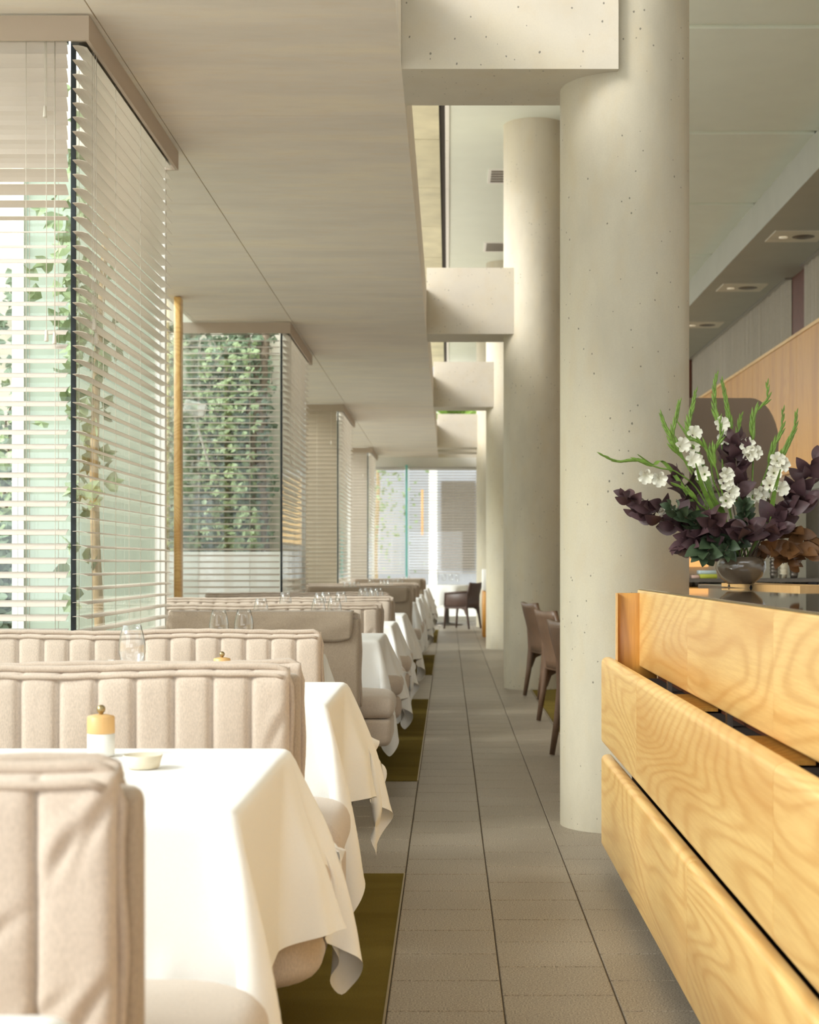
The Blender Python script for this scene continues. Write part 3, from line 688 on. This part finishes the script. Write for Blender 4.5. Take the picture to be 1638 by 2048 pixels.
# glassware and table things
def wine(x, y, lb, sc=1.0, z=TZ+.002, grp='wine glasses on the tables'):
    o = thing('wine_glass', (x, y, z), lb, 'glass', grp)
    MB().lathe([(.03, .082), (.0375, .10), (.0435, .125), (.043, .15), (.036, .185), (.029, .212), (.0284, .212), (.0352, .185), (.042, .15), (.0425, .125), (.0365, .101), (.02, .087), (.001, .083)], (x, y, z), 28, sc).build('bowl', M['gclear'], o)
    MB().lathe([(.001, .0835), (.018, .086), (.03, .0825), (.012, .078), (.004, .07), (.0035, .012), (.006, .006), (.036, .003), (.0365, 0), (.001, 0)], (x, y, z), 24, sc).build('stem', M['gclear'], o)
def tumbler(x, y, lb, h=.1, r=.038):
    z = TZ+.002; tag(MB().lathe([(.001, 0), (r*.9, 0), (r*.95, .004), (r, h), (r-.002, h), (r*.93, .008), (.001, .008)], (x, y, z), 28).build('tumbler', M['gclear']), lb, 'glass', 'tumblers on the tables')
def mill(x, y, lb):
    z = TZ+.002; o = thing('pepper_mill', (x, y, z), lb, 'mill', 'mills on the tables')
    MB().lathe([(.001, 0), (.0285, 0), (.029, .003), (.029, .047), (.001, .047)], (x, y, z), 32).build('body', M['ceramic'], o)
    MB().lathe([(.001, .0472), (.029, .0472), (.0295, .05), (.029, .082), (.027, .0845), (.014, .0875), (.001, .088)], (x, y, z), 32).build('cap', M['woodcap'], o)
    MB().lathe([(.004, .086), (.005, .09), (.0085, .094), (.0095, .099), (.008, .104), (.004, .1075), (.001, .108)], (x, y, z), 20).build('knob', M['brass'], o)
mill(P(202, 1500, 3.43).x, 3.43, 'white pepper mill with maple cap and brass ball on the foreground tablecloth')
x = P(282, 1530, 3.2).x
tag(MB().lathe([(.001, 0), (.03, 0), (.033, .003), (.0395, .026), (.038, .0268), (.031, .006), (.001, .005)], (x, 3.22, TZ+.002), 28).build('salt_dish', M['bowl']), 'small cream stoneware dish beside the mill on the foreground tablecloth', 'dish')
wine(P(264, 1300, 5.15).x, 5.15, 'tall wine glass in front of the greyer quilted back')
tumbler(P(205, 1320, 5.1).x, 5.1, 'straight tumbler whose rim shows left of the tall wine glass', .102, .04)
tumbler(P(277, 1320, 5.28).x, 5.28, 'low tumbler rim at the foot of the tall wine glass', .088, .044)
mill(P(444, 1320, 5.5).x, 5.5, 'pepper mill peeking over the second banquette, only its cap showing')
pos = {3: [(438, 7.0), (488, 7.05)], 4: [(522, 9.2), (637, 9.25), (669, 9.3)], 5: [(571, 11.1), (652, 11.2), (682, 11.3), (640, 10.9)],
       6: [(726, 13.0), (737, 13.2), (747, 12.9), (757, 13.1)], 7: [(694, 16.9), (705, 16.8), (713, 17.0)], 8: [(765, 18.9), (772, 19.0), (779, 18.8)], 9: [(742, 20.9), (800, 20.8), (790, 21.0)], 10: [(815, 24.8), (806, 24.7)]}
wd = {2: ('left', 'right'), 3: ('left', 'middle', 'right'), 4: ('far left', 'centre left', 'centre right', 'far right')}
tn = {3: 'the small recessed table', 4: 'the cloth right behind the plain grey-brown panel', 5: 'the cloth behind the fifth banquette', 6: 'the cloth behind the sixth banquette', 7: 'the distant cloth behind the flap panel',
      8: 'the distant cloth behind the ninth banquette', 9: 'the distant cloth behind the tenth banquette', 10: 'the faraway cloth by the last carpet strip'}
for k, lst in pos.items():
    order = sorted(lst); 
    for (px, y) in lst: wine(P(px, 0, y).x, y, '%s wine glass on %s' % (wd[len(lst)][order.index((px, y))], tn[k]), .98)
mill(P(653, 0, 9.35).x, 9.35, 'pepper mill between the wine glasses behind the plain grey-brown panel')
tumbler(P(590, 0, 9.1).x, 9.1, 'tumbler on the cloth right behind the plain grey-brown panel')

# end table and chairs
def chair(x, y, rz, lb, mat, arms=False, grp=None):
    o = thing('leather_chair', (0, 0, 0), lb, 'chair', grp)
    for sy in (-1, 1):
        MB().tube([(-.27, sy*.225, 0), (-.235, sy*.222, .22), (-.21, sy*.22, .42), (-.225, sy*.22, .6), (-.29, sy*.215, .82)], [.018, .024, .032, .026, .016], 8).build('leg', M[mat], o)
        MB().tube([(.23, sy*.225, 0), (.215, sy*.222, .25), (.2, sy*.22, .43)], [.016, .022, .03], 8).build('leg', M[mat], o)
        if arms: 
            m = MB(); m.tube([(-.235, sy*.25, .66), (0, sy*.26, .645), (.2, sy*.25, .63), (.215, sy*.24, .4)], [.018, .02, .02, .018], 8)
            m.rbox(-.22, .21, sy*.245-.008, sy*.245+.008, .4, .64, .006, 1); m.build('armrest', M[mat], o)
        m = MB(); V = [(-.22, sy*.236, .44), (.2, sy*.236, .44), (.19, sy*.236, .37), (.15, sy*.236, .355), (-.12, sy*.236, .355), (-.17, sy*.236, .33), (-.2, sy*.236, .25), (-.225, sy*.236, .25)]
        W2 = [(a, b-sy*.014, c) for a, b, c in V]; m.add(V+W2, [tuple(range(8)), tuple(range(8, 16))[::-1]]+[(i, (i+1) % 8, (i+1) % 8+8, i+8) for i in range(8)]); m.build('side_skirt', M[mat], o)
    puff(MB(), -.23, .225, -.235, .235, (.04,)*4, .38, .465, .03, .015, .006).build('seat', M[mat], o)
    V = []; nn = 10
    for s_ in (0, 1):
        for j in range(9):
            v = j/8; z = .4+.425*v; xb = -.205-.02*math.sin(v*PI)*.5-(.085*max(0, v-.35)/.65)
            for i in range(nn+1):
                yy = -.225+.45*i/nn; V.append((xb-.018*math.cos(yy/.225*PI/2)-(.034 if s_ else 0)+.017, yy, z-(.012*math.cos(yy/.225*PI/2) if j == 8 else 0)))
    N = 9*(nn+1); I = lambda s_, j, i: s_*N+j*(nn+1)+i
    Fc = [(I(0, j, i), I(0, j, i+1), I(0, j+1, i+1), I(0, j+1, i)) for j in range(8) for i in range(nn)]+[(I(1, j, i), I(1, j+1, i), I(1, j+1, i+1), I(1, j, i+1)) for j in range(8) for i in range(nn)]
    Fc += [(I(0, 8, i), I(0, 8, i+1), I(1, 8, i+1), I(1, 8, i)) for i in range(nn)]+[(I(0, 0, i), I(1, 0, i), I(1, 0, i+1), I(0, 0, i+1)) for i in range(nn)]
    Fc += [(I(0, j, 0), I(0, j+1, 0), I(1, j+1, 0), I(1, j, 0)) for j in range(8)]+[(I(0, j, nn), I(1, j, nn), I(1, j+1, nn), I(0, j+1, nn)) for j in range(8)]
    MB().add(V, Fc, True).build('backrest', M[mat], o)
    o.location = (x, y, .005 if x > .7 else 0); o.rotation_euler = (0, 0, rz); o['_o'] = (x, y, 0)
    return o
gc = 'tan leather chairs beside the columns'
chair(.985, 13.95, .22, 'farthest tan leather chair, fully seen in front of the second round column', 'leather', grp=gc)
chair(.985, 11.72, .25, 'middle tan leather chair, half hidden by the nearest round column', 'leather', grp=gc)
chair(.955, 9.62, .3, 'nearest tan leather chair, only an edge showing beside the nearest round column', 'leather', grp=gc)
gd = 'dark armchairs at the end table'
chair(.24, 28.75, PI-.5, 'dark brown armchair at the right of the end table', 'leatherd', True, gd)
chair(-.68, 30.35, -.1, 'dark brown armchair at the left of the end table', 'leatherd', True, gd)
chair(-.75, 31.3, -.6, 'dark brown chair back showing left of the end table beyond the booths', 'leatherd', True, gd)
o = thing('end_table', (-.03, 30.2, 0), 'round pedestal table under the cloth by the end window', 'table')
MB().lathe([(.3, 0), (.3, .02), (.05, .05), (.04, .72), (.42, .725), (.42, .75), (.001, .75)], (-.03, 30.2, 0), 28).build('pedestal', M['steel'], o)
V = []; n = 72
for j, (r, z) in enumerate([(.001, .757), (.2, .757), (.42, .757), (.436, .745), (.44, .6), (.44, .42)]):
    for k in range(n):
        a = 2*PI*k/n; q = 1+(.08*(j-3)/2*math.sin(a*9) if j > 3 else 0); V.append((-.03+r*q*math.cos(a), 30.2+r*q*math.sin(a), z+(.05*math.sin(a*4) if j == 5 else 0)))
tag(MB().add(V, [(j*n+k, j*n+(k+1) % n, (j+1)*n+(k+1) % n, (j+1)*n+k) for j in range(5) for k in range(n)], True).build('tablecloth', M['cloth']), 'white cloth falling in waves over the end table by the window', 'tablecloth')
for k, (x, y) in enumerate(((-.22, 30.1), (-.08, 30.35), (.05, 30.0), (.17, 30.25))): wine(x, y, '%s wine glass on the end table by the window' % wd[4][k], .98, .76)
o = thing('console_cabinet', (.7, 25.6, 0), 'slim oak cabinet with white upper panel past the third column', 'cabinet')
MB().rbox(.545, .75, 25.3, 26.1, 0, .72, .006, 1).build('body', M['oakZ'], o); MB().rbox(.545, .75, 25.3, 26.1, .73, 1.07, .006, 1).build('white_panel', M['white'], o)

# ---------------------------------------------------------------- oak bar
bar = thing('oak_bar', (1.2, 4, 0), 'long honey oak bar with three tiers of curved-edge panels at the right', 'bar')
XB = .593; YE = 6.215
def bp(name, x0, x1, y0, y1, z0, z1, r=.016, seg=4, mat='oak'):
    o = MB().rbox(x0, x1, y0, y1, z0, z1, r, seg).build(name, M[mat], bar); return o
def seq(ys, x0, x1, z0, z1, r):
    for a_, b_ in zip(ys[:-1], ys[1:]): bp('front_panel', x0, x1, b_+.0015, a_-.0015, z0, z1, r)
# end grain profile panels: bevel only along their length
def lpanel(y0, y1, x0, x1, z0, z1, rt, rb):
    pts = []
    for k in range(7): a = PI-PI/2*k/6; pts.append((x0+rt+rt*math.cos(a), z1-rt+rt*math.sin(a)))
    for k in range(4): a = PI/2-PI/2*k/3; pts.append((x1-.008+.008*math.cos(a), z1-.008+.008*math.sin(a)))
    pts.append((x1, z0)); 
    for k in range(5): a = -PI/2-PI/2*k/4; pts.append((x0+rb+rb*math.cos(a), z0+rb+rb*math.sin(a)))
    n = len(pts); V = [(x, y, z) for y in (y0, y1) for x, z in pts]
    m = MB().add(V, [(i, (i+1) % n, (i+1) % n+n, i+n) for i in range(n)], True)
    m.add([V[i] for i in range(n)], [tuple(range(n))[::-1]]); m.add([V[i+n] for i in range(n)], [tuple(range(n))])
    o = m.build('front_panel', M['oak'], bar); return o
for a_, b_ in zip((YE, 3.99, 1.87, .2), (3.99, 1.87, .2)): lpanel(b_+.0012, a_-.0012, XB, XB+.04, .08, .43, .022, .01)
for a_, b_ in zip((YE, 5.06, 2.93, .8), (5.06, 2.93, .8)): lpanel(b_+.0012, a_-.0012, XB, XB+.04, .47, .806, .022, .02)
for a_, b_ in zip((YE, 4.92, 3.62, 2.3, .8), (4.92, 3.62, 2.3, .8)): lpanel(b_+.0004, a_-.0004, .733, .775, .772, 1.066, .006, .008)
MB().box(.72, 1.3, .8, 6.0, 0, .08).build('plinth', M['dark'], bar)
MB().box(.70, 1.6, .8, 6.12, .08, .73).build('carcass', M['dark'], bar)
MB().box(.633, .70, .8, 6.1, .44, .46).build('rail', M['redwood'], bar)
MB().box(.8, 1.6, .8, 6.12, .73, 1.05).build('inner_box', M['redwood'], bar)
MB().rbox(.648, .80, 6.15, 6.175, .60, 1.055, .002, 1).build('end_board', M['oakZ'], bar)
MB().box(.643, .648, 6.13, 6.175, .60, 1.055).build('end_edging', M['woodcap'], bar)
for y in (5.46, 4.3, 3.16): MB().box(.745, .76, y-.015, y+.015, .73, .80).build('bracket', M['metal'], bar)
for y in (4.95, 3.7): MB().box(.66, .79, y-.25, y+.25, .735, .745).build('shelf', M['oakZ'], bar)
MB().box(.742, 1.6, .8, 6.2, 1.0662, 1.0715).box(1.16, 1.9, 6.2, 7.45, 1.05, 1.0715).build('countertop', M['counter'], bar)
MB().box(.736, .742, .8, 6.2, 1.0662, 1.0695).build('counter_edge', M['brass'], bar)
MB().box(1.2, 1.85, 6.2, 7.4, 0, 1.05).build('end_carcass', M['oakZ'], bar)
c0 = P(1443, 1170, 6.75); c1 = P(1600, 1178, 5.9)
o = thing('display_board', (c0.x, c0.y, 1.0715), 'thin pale oak board under the flower bowl on the counter', 'board')
m = MB(); z0, z1 = 1.0715, 1.086
V = [(c0.x, c0.y, z0), (c1.x, c1.y, z0), (c1.x+.16, c1.y+.1, z0), (c0.x+.16, c0.y+.12, z0)]; V += [(a_, b_, z1) for a_, b_, _ in V]
m.add(V, [(0, 3, 2, 1), (4, 5, 6, 7), (0, 1, 5, 4), (1, 2, 6, 5), (2, 3, 7, 6), (3, 0, 4, 7)]); m.build('board', M['woodcap'], o)
for t_ in (.12, .42): 
    q = c0.lerp(c1, t_); MB().lathe([(.006, 0), (.001, .012)], (q.x-.004, q.y, z0), 8).build('peg', M['black'], o)
# flower bowl
VC = Vector((P(1481, 1140, 6.38).x, 6.38, 1.0865))
prof = [(.001, 0), (.05, 0), (.056, .004), (.085, .03), (.1, .062), (.098, .09), (.086, .108), (.084, .108), (.095, .09), (.097, .062), (.082, .032), (.05, .008), (.001, .007)]
vz = thing('flower_bowl', VC, 'round smoky glass bowl holding the flowers on the bar', 'vase')
t = NT('smoky_ceramic_glass'); t.col(srgb(120, 106, 90)); t.set(Roughness=.04); t.b.inputs['Coat Weight'].default_value = .6; t.b.inputs['Transmission Weight'].default_value = .25; M['smoky'] = t.m
MB().lathe(prof, VC, 40).build('bowl', M['smoky'], vz)
MB().lathe([(.001, .1), (.094, .1)], VC, 24).build('water', M['gclear'], vz)

# ---------------------------------------------------------------- flowers
def cr(pts, n=20):
    pts = [Vector(p) for p in pts]; pts = [pts[0]*2-pts[1]]+pts+[pts[-1]*2-pts[-2]]; out = []
    for i in range(1, len(pts)-2):
        for k in range(n):
            t = k/n; a, b, c, d = pts[i-1:i+3]; out.append(.5*((2*b)+(c-a)*t+(2*a-5*b+4*c-d)*t*t+(3*b-3*c+d-a)*t**3))
    return out+[pts[-2]]
def frame_of(d, roll=0):
    d = d.normalized(); up = Vector((0, -1, .2)); x = d.cross(up).normalized(); z = x.cross(d)
    m = Matrix((x, d, z)).transposed(); return m @ Matrix.Rotation(roll, 3, 'Y')
def leafmesh(name, mat, w=.36, curl=.12, n=6):
    V = []; Fc = []
    for i in range(n+1):
        v = i/n; ww = w*math.sin(PI*min(1, v*.93+.05))**.8*(1-.25*v); zc = curl*math.sin(v*PI)
        V += [(-ww, v, zc+.08*ww*3), (0, v, zc-.02), (ww, v, zc+.08*ww*3)]
    for i in range(n): a = i*3; Fc += [(a, a+1, a+4, a+3), (a+1, a+2, a+5, a+4)]
    return MB().add(V, Fc, True).mesh(name, M[mat])
LM = {k: leafmesh('leaf', k) for k in ('purple', 'rust', 'dgreen')}
LM['blade'] = leafmesh('leaf', 'stalk', .06, .1)
V = []; n = 36
for i in range(7):
    v = i/6; 
    for k in range(n):
        a = 2*PI*k/n; pet = abs(math.cos(a*3)); r = .07+.12*v+(.34*v*v)*(.55+.45*pet**.6)+.02*math.sin(a*12)*v; z = v*.85-.22*v*v*v*pet+.05*math.sin(a*9)*v*v
        V.append((r*math.cos(a), z, r*math.sin(a)))
bl_me = MB().add(V, [(i*n+k, i*n+(k+1) % n, (i+1)*n+(k+1) % n, (i+1)*n+k) for i in range(6) for k in range(n)], True).mesh('blossom', M['petal'])
bud_me = MB().lathe([(.02, 0), (.13, .2), (.16, .45), (.1, .75), (.01, 1)], (0, 0, 0), 8).mesh('bud', M['stalk'])
bud_me.transform(Matrix.Rotation(-PI/2, 4, 'X'))
def C6(cx, cy): return (1150+cx*.2979, 700+cy*.2979)
rf = random.Random(4)
MOUTH = VC+Vector((0, 0, .1))
def stem(path, dy):
    pts = []
    n_ = len(path)
    for i, (cx, cy) in enumerate(path):
        px, py = C6(cx, cy); f = 1-i/n_; pts.append(P(px, py, VC.y+dy*f))
    return pts
def glad(path, dy, lb, blooms=(), r=.0035):
    pts = stem(path, dy)+[MOUTH+Vector((rf.uniform(-.05, .05), rf.uniform(-.04, .04), -.07))]; c = cr(pts, 10)
    o = thing('gladiolus', MOUTH, lb, 'flower', 'gladioli in the smoky bowl'); N = len(c)
    MB().tube(c, [r*(.35+.65*min(1, i/N*2.5)) for i in range(N)], 6).build('stalk', M['stalk'], o)
    for i in range(2, int(N*.5), 2):
        p = c[i]; d = (c[max(0, i-2)]-c[min(N-1, i+2)]).normalized(); s_ = 1 if (i//2) % 2 else -1
        dd = (d+Vector((s_*.17, rf.uniform(-.1, .1), 0))).normalized(); L = .024+.03*i/N*2
        inst('bud', bud_me, o, p, frame_of(dd).to_euler(), (L*.9, L*1.3, L*.9))
    for (bx, by) in blooms:
        px, py = C6(bx, by); q = P(px, py, VC.y+dy*.6-.03); j = min(range(N), key=lambda k: (c[k]-q).length); base = c[j]
        ax = (q-base)*1.0+Vector((0, -.065, .012)); L = .046
        inst('blossom', bl_me, o, q-ax.normalized()*L*.6, frame_of(ax, rf.uniform(0, 3)).to_euler(), (L*1.35, L*1.25, L*1.35))
    return o
G = [([(170, 700), (290, 745), (430, 745), (560, 790), (700, 830), (860, 1000)], -.12, 'gladiolus reaching far left across the column', [(475, 845), (567, 865)]),
     ([(700, 350), (680, 450), (655, 580), (680, 680), (780, 790), (880, 950), (980, 1150)], -.08, 'tall gladiolus curving in front of the column edge', [(720, 640), (790, 740)]),
     ([(810, 270), (785, 400), (765, 520), (790, 640), (840, 800), (920, 1000)], .06, 'gladiolus rising along the right column edge', [(800, 560), (790, 650), (815, 750)]),
     ([(950, 165), (935, 280), (945, 430), (980, 560), (990, 750), (1010, 950)], .04, 'tallest gladiolus tip, left of the two central spikes', [(985, 500)]),
     ([(985, 200), (1010, 320), (1035, 460), (1060, 600), (1050, 800), (1030, 1000)], .08, 'tall central gladiolus, right of the two spikes', [(1010, 590)]),
     ([(1290, 220), (1285, 340), (1205, 430), (1190, 560), (1195, 720), (1190, 900), (1180, 1080)], -.02, 'gladiolus with a kinked tip right of the brown hood', [(1160, 640), (1175, 700), (1205, 690)]),
     ([(1398, 390), (1385, 540), (1330, 660), (1290, 800), (1230, 960), (1180, 1100)], .02, 'slim gladiolus against the oak boards', [(1250, 970), (1205, 985)]),
     ([(1485, 420), (1470, 540), (1410, 670), (1350, 800), (1300, 980), (1250, 1120)], -.06, 'rightmost tall gladiolus with open white blooms', [(1360, 740), (1390, 770), (1340, 820), (1310, 900), (1385, 930)]),
     ([(975, 450), (975, 600), (930, 700), (955, 830), (990, 960), (1045, 1110)], -.1, 'front central gladiolus with a zigzag stalk', [(1015, 840), (1010, 890), (1050, 955), (1020, 1010)]),
     ([(575, 430), (620, 540), (690, 650), (760, 790), (880, 990)], .0, 'short bare gladiolus left of the curving tall one', []),
     ([(735, 600), (830, 620), (900, 700), (930, 880), (990, 1050)], -.05, 'arching gladiolus leaf stalk in the middle', [(860, 830)]),
     ([(660, 900), (760, 950), (840, 1040), (920, 1120)], -.1, 'low green gladiolus tip above the dark leaves', [(615, 1080)]),
     ([(1115, 435), (1095, 560), (1090, 760), (1080, 1000)], .1, 'thin gladiolus tip behind the purple spray', [(910, 900)])]
for g_ in G: glad(*g_)
for k, (path, dy) in enumerate([([(420, 700), (520, 770), (640, 800)], -.1), ([(680, 470), (750, 570), (830, 700), (900, 900), (960, 1080)], .02), ([(1380, 800), (1340, 950), (1290, 1150)], -.12), ([(810, 760), (850, 900), (930, 1080)], -.14), ([(880, 900), (960, 1040), (1000, 1120)], -.12)]):
    pts = stem(path, dy)+[MOUTH+Vector((rf.uniform(-.04, .04), 0, -.05))]; c = cr(pts, 8); N = len(c)
    m = MB(); V = []
    for i, p in enumerate(c):
        w_ = .009*math.sin(PI*min(1, .05+i/N*.8))+.001; V += [p+Vector((-w_, 0, 0)), p+Vector((0, .003, 0)), p+Vector((w_, 0, 0))]
    m.add(V, [f for i in range(N-1) for f in ((i*3, i*3+1, i*3+4, i*3+3), (i*3+1, i*3+2, i*3+5, i*3+4))], True)
    tag(m.build('sword_leaf', M['stalk']), ['sword-shaped green leaf reaching left above the two white blooms', 'sword-shaped green leaf crossing the column edge', 'broad sword-shaped green leaf below the rightmost blooms', 'sword-shaped green leaf left of the centre stalk', 'short sword-shaped green leaf low in the middle'][k], 'leaf', 'sword leaves in the smoky bowl')
def spray(path, dy, lb, mat, nl=16, size=.06, w=1.0):
    pts = stem(path, dy)+[MOUTH+Vector((rf.uniform(-.05, .05), rf.uniform(-.03, .03), -.06))]; c = cr(pts, 10); N = len(c)
    o = thing('leafy_branch', MOUTH, lb, 'foliage', 'dark leafy branches in the smoky bowl')
    MB().tube(c, [.0012+.0025*i/N for i in range(N)], 5).build('twig', M['barkd'], o)
    me = LM[mat]
    for q in range(nl):
        f = (q/nl)**.9*.72; i = int(f*(N-1)); d = (c[max(0, i-1)]-c[min(N-1, i+1)]).normalized(); a = q*2.4
        side = Vector((math.cos(a), math.sin(a)*.8, math.sin(a*1.3)*.7)); dd = (d*(.75 if q > 1 else 2)+side).normalized()
        s_ = 1.2*size*rf.uniform(.8, 1.2)*(.75+.5*min(1, q/5)); inst('leaf', me, o, c[i], frame_of(dd, rf.gauss(0, .6)).to_euler(), (s_*w, s_, s_))
SPR = [([(330, 975), (420, 1030), (560, 1060), (720, 1130), (900, 1230)], -.12, 'purple leafy branch reaching left over the column', 'purple', 26, .05),
       ([(420, 1090), (560, 1140), (700, 1190), (880, 1260)], -.06, 'purple branch below the left one', 'purple', 20, .055),
       ([(670, 830), (720, 950), (800, 1080), (920, 1200)], .0, 'dark purple branch at the column edge', 'purple', 20, .055),
       ([(1620, 740), (1540, 860), (1470, 980), (1380, 1100), (1260, 1220)], -.02, 'large purple branch at the right picture edge', 'purple', 26, .062),
       ([(1075, 600), (1080, 720), (1090, 900), (1090, 1100)], -.02, 'upright purple spray in the middle', 'purple', 22, .056),
       ([(1010, 620), (1040, 720), (1060, 900), (1060, 1050)], .03, 'second upright purple spray behind the middle one', 'purple', 14, .052),
       ([(1570, 1000), (1480, 1040), (1380, 1120), (1260, 1240)], -.08, 'brownish purple branch right of centre', 'purple', 20, .06),
       ([(1590, 1290), (1480, 1230), (1370, 1220), (1240, 1290)], -.04, 'rust-edged branch pointing right', 'rust', 18, .058),
       ([(1570, 1370), (1470, 1350), (1350, 1330), (1220, 1330)], -.1, 'golden brown leafy branch low at the right', 'rust', 16, .062),
       ([(1460, 1430), (1390, 1390), (1290, 1360), (1200, 1340)], -.02, 'brown branch drooping right of the bowl', 'rust', 14, .055),
       ([(700, 1340), (800, 1310), (920, 1300), (1020, 1330)], -.12, 'dark branch drooping left of the bowl', 'purple', 18, .056),
       ([(850, 1390), (900, 1340), (980, 1300), (1060, 1320)], -.16, 'broad dark green branch over the bowl rim', 'dgreen', 14, .066),
       ([(1000, 1380), (1020, 1330), (1060, 1280), (1090, 1300)], -.17, 'short green leaves hanging over the bowl front', 'dgreen', 10, .045),
       ([(640, 1060), (740, 1120), (850, 1190), (960, 1280)], -.16, 'dark green filler branch at the left', 'dgreen', 22, .05),
       ([(900, 1120), (960, 1180), (1020, 1260)], -.18, 'dark filler branch in front of the stalks', 'purple', 18, .055),
       ([(1170, 1180), (1150, 1240), (1120, 1300)], -.2, 'lilac-tinted leaves at the centre front', 'purple', 14, .06),
       ([(1130, 1020), (1140, 1120), (1120, 1240)], -.14, 'grey-green sprig in the centre', 'dgreen', 22, .036),
       ([(760, 1250), (860, 1260), (960, 1290)], -.1, 'dark leaves behind the bowl rim at left', 'purple', 16, .06),
       ([(1380, 1200), (1300, 1230), (1200, 1290)], -.14, 'dark leaves massed right of centre', 'purple', 18, .062)]
for s_ in SPR: spray(*s_)

# ---------------------------------------------------------------- back bar behind the flowers
YB = 11.5
bb = thing('back_bar', (2, YB, 0), 'back bar with brown rounded hood and shelf behind the flowers', 'back bar')
xa, xb = P(1340, 0, YB).x, P(1538, 0, YB).x
pts = [(xa, 1.66), (xb, 1.66)]
zt = P(0, 806, YB).z
prof_ = [(xb, 1.7), (xb-.005, 1.9)]+[(xb-.2+.2*math.cos(a)*(1-.0), zt-.33+.33*math.sin(a)) for a in np.linspace(.15, PI/2, 9)]+[(xa, zt), (xa, 1.66)]
V = [(x, YB+dy, z) for dy in (-.35, .35) for x, z in prof_]; n = len(prof_)
m = MB().add(V, [(i, (i+1) % n, (i+1) % n+n, i+n) for i in range(n)], True); m.add(V[:n], [tuple(range(n))]); m.add(V[n:], [tuple(range(n))[::-1]])
m.build('hood', M['hood'], bb)
MB().box(xa, xb+1.0, YB-.3, YB+.4, 0, 1.0).build('counter', M['oakZ'], bb)
zsh = P(0, 1157, YB-.3).z
MB().box(xa, xb+.35, YB-.28, YB+.2, zsh-.025, zsh).build('shelf', M['steel'], bb)
for x in (xa+.02, xb+.33): MB().box(x-.02, x+.02, YB-.2, YB+.2, 1.0, 1.7).build('upright', M['steel'], bb)
MB().box(xa, xb+.35, YB+.2, YB+.22, 1.0, 1.7).build('back_board', M['cream'], bb)
MB().box(xa+.08, xa+.3, YB+.16, YB+.19, zsh+.08, zsh+.14).build('warm_strip_light', M['glow'], bb)
def onshelf(px0, px1, h, mat, name, lb, cat, dz=0, d=.12, y=YB-.2):
    a_, b_ = P(px0, 0, y).x, P(px1, 0, y).x
    tag(MB().rbox(a_, b_, y-d/2, y+d/2, zsh+dz, zsh+dz+h, .004, 1).build(name, M[mat]), lb, cat)
onshelf(1398, 1432, .03, 'book1', 'book', 'lime green book at the bottom of the small stack on the back bar', 'book')
onshelf(1396, 1430, .026, 'book2', 'book', 'pale blue book on top of the lime one', 'book', .03)
onshelf(1382, 1397, .022, 'book3', 'book', 'pink book lying left of the small stack', 'book')
for k in range(3):
    px = (1548, 1567, 1588)[k]; y = YB-.12; x = P(px, 0, y).x
    m = MB()
    o = thing('cup_stack', (x, y, zsh), '%s stack of dark cups on the back bar shelf' % ('left', 'middle', 'right')[k], 'cups', 'stacked cups on the back bar')
    for q in range(5): MB().lathe([(.001, q*.026), (.024, q*.026), (.032, q*.026+.04), (.03, q*.026+.04), (.022, q*.026+.004)], (x, y, zsh), 14).build('cup', M['steel'] if k != 1 else M['bowl'], o)
for k in range(4):
    px = (1380, 1394, 1556, 1566)[k]; y = YB-.2; x = P(px, 0, y).x
    tag(MB().lathe([(.001, 0), (.02, 0), (.022, .002), (.026, .09), (.0255, .09), (.02, .006), (.001, .005)], (x, y, 1.0), 14).build('bar_glass', M['gclear']), '%s small clear glass under the back bar shelf' % ('far left', 'second from left', 'second from right', 'far right')[k], 'glass')
x = P(1622, 0, YB-.2).x
tag(MB().rbox(x-.03, x+.03, YB-.25, YB-.2, 1.0, 1.055, .004, 1).build('card_reader', M['black']), 'small black box standing at the right end of the back bar', 'device')

# spiky plant on the far beam
pl = thing('spiky_plant', (.2, 31.0, 3.7), 'bright green spiky plant above the farthest beam', 'plant')
struct('planter_ledge', MB().box(XE, .6, 30.7, 31.3, 3.29, 3.7), M['beamc'])
MB().lathe([(.001, 0), (.14, 0), (.16, .2), (.001, .2)], (.2, 31.0, 3.7), 16).build('pot', M['white'], pl)
rr = random.Random(8)
for k in range(46):
    a = rr.uniform(0, 2*PI); e = rr.uniform(.1, 1.2); L = rr.uniform(.6, 1.0); d = Vector((math.cos(a)*math.cos(e), math.sin(a)*math.cos(e), math.sin(e)))
    inst('leaf', LM['blade'], pl, (.2, 31.0, 3.88), frame_of(d).to_euler(), (L*.9, L, L))

for o in bpy.data.objects:
    if '_o' in o: del o['_o']
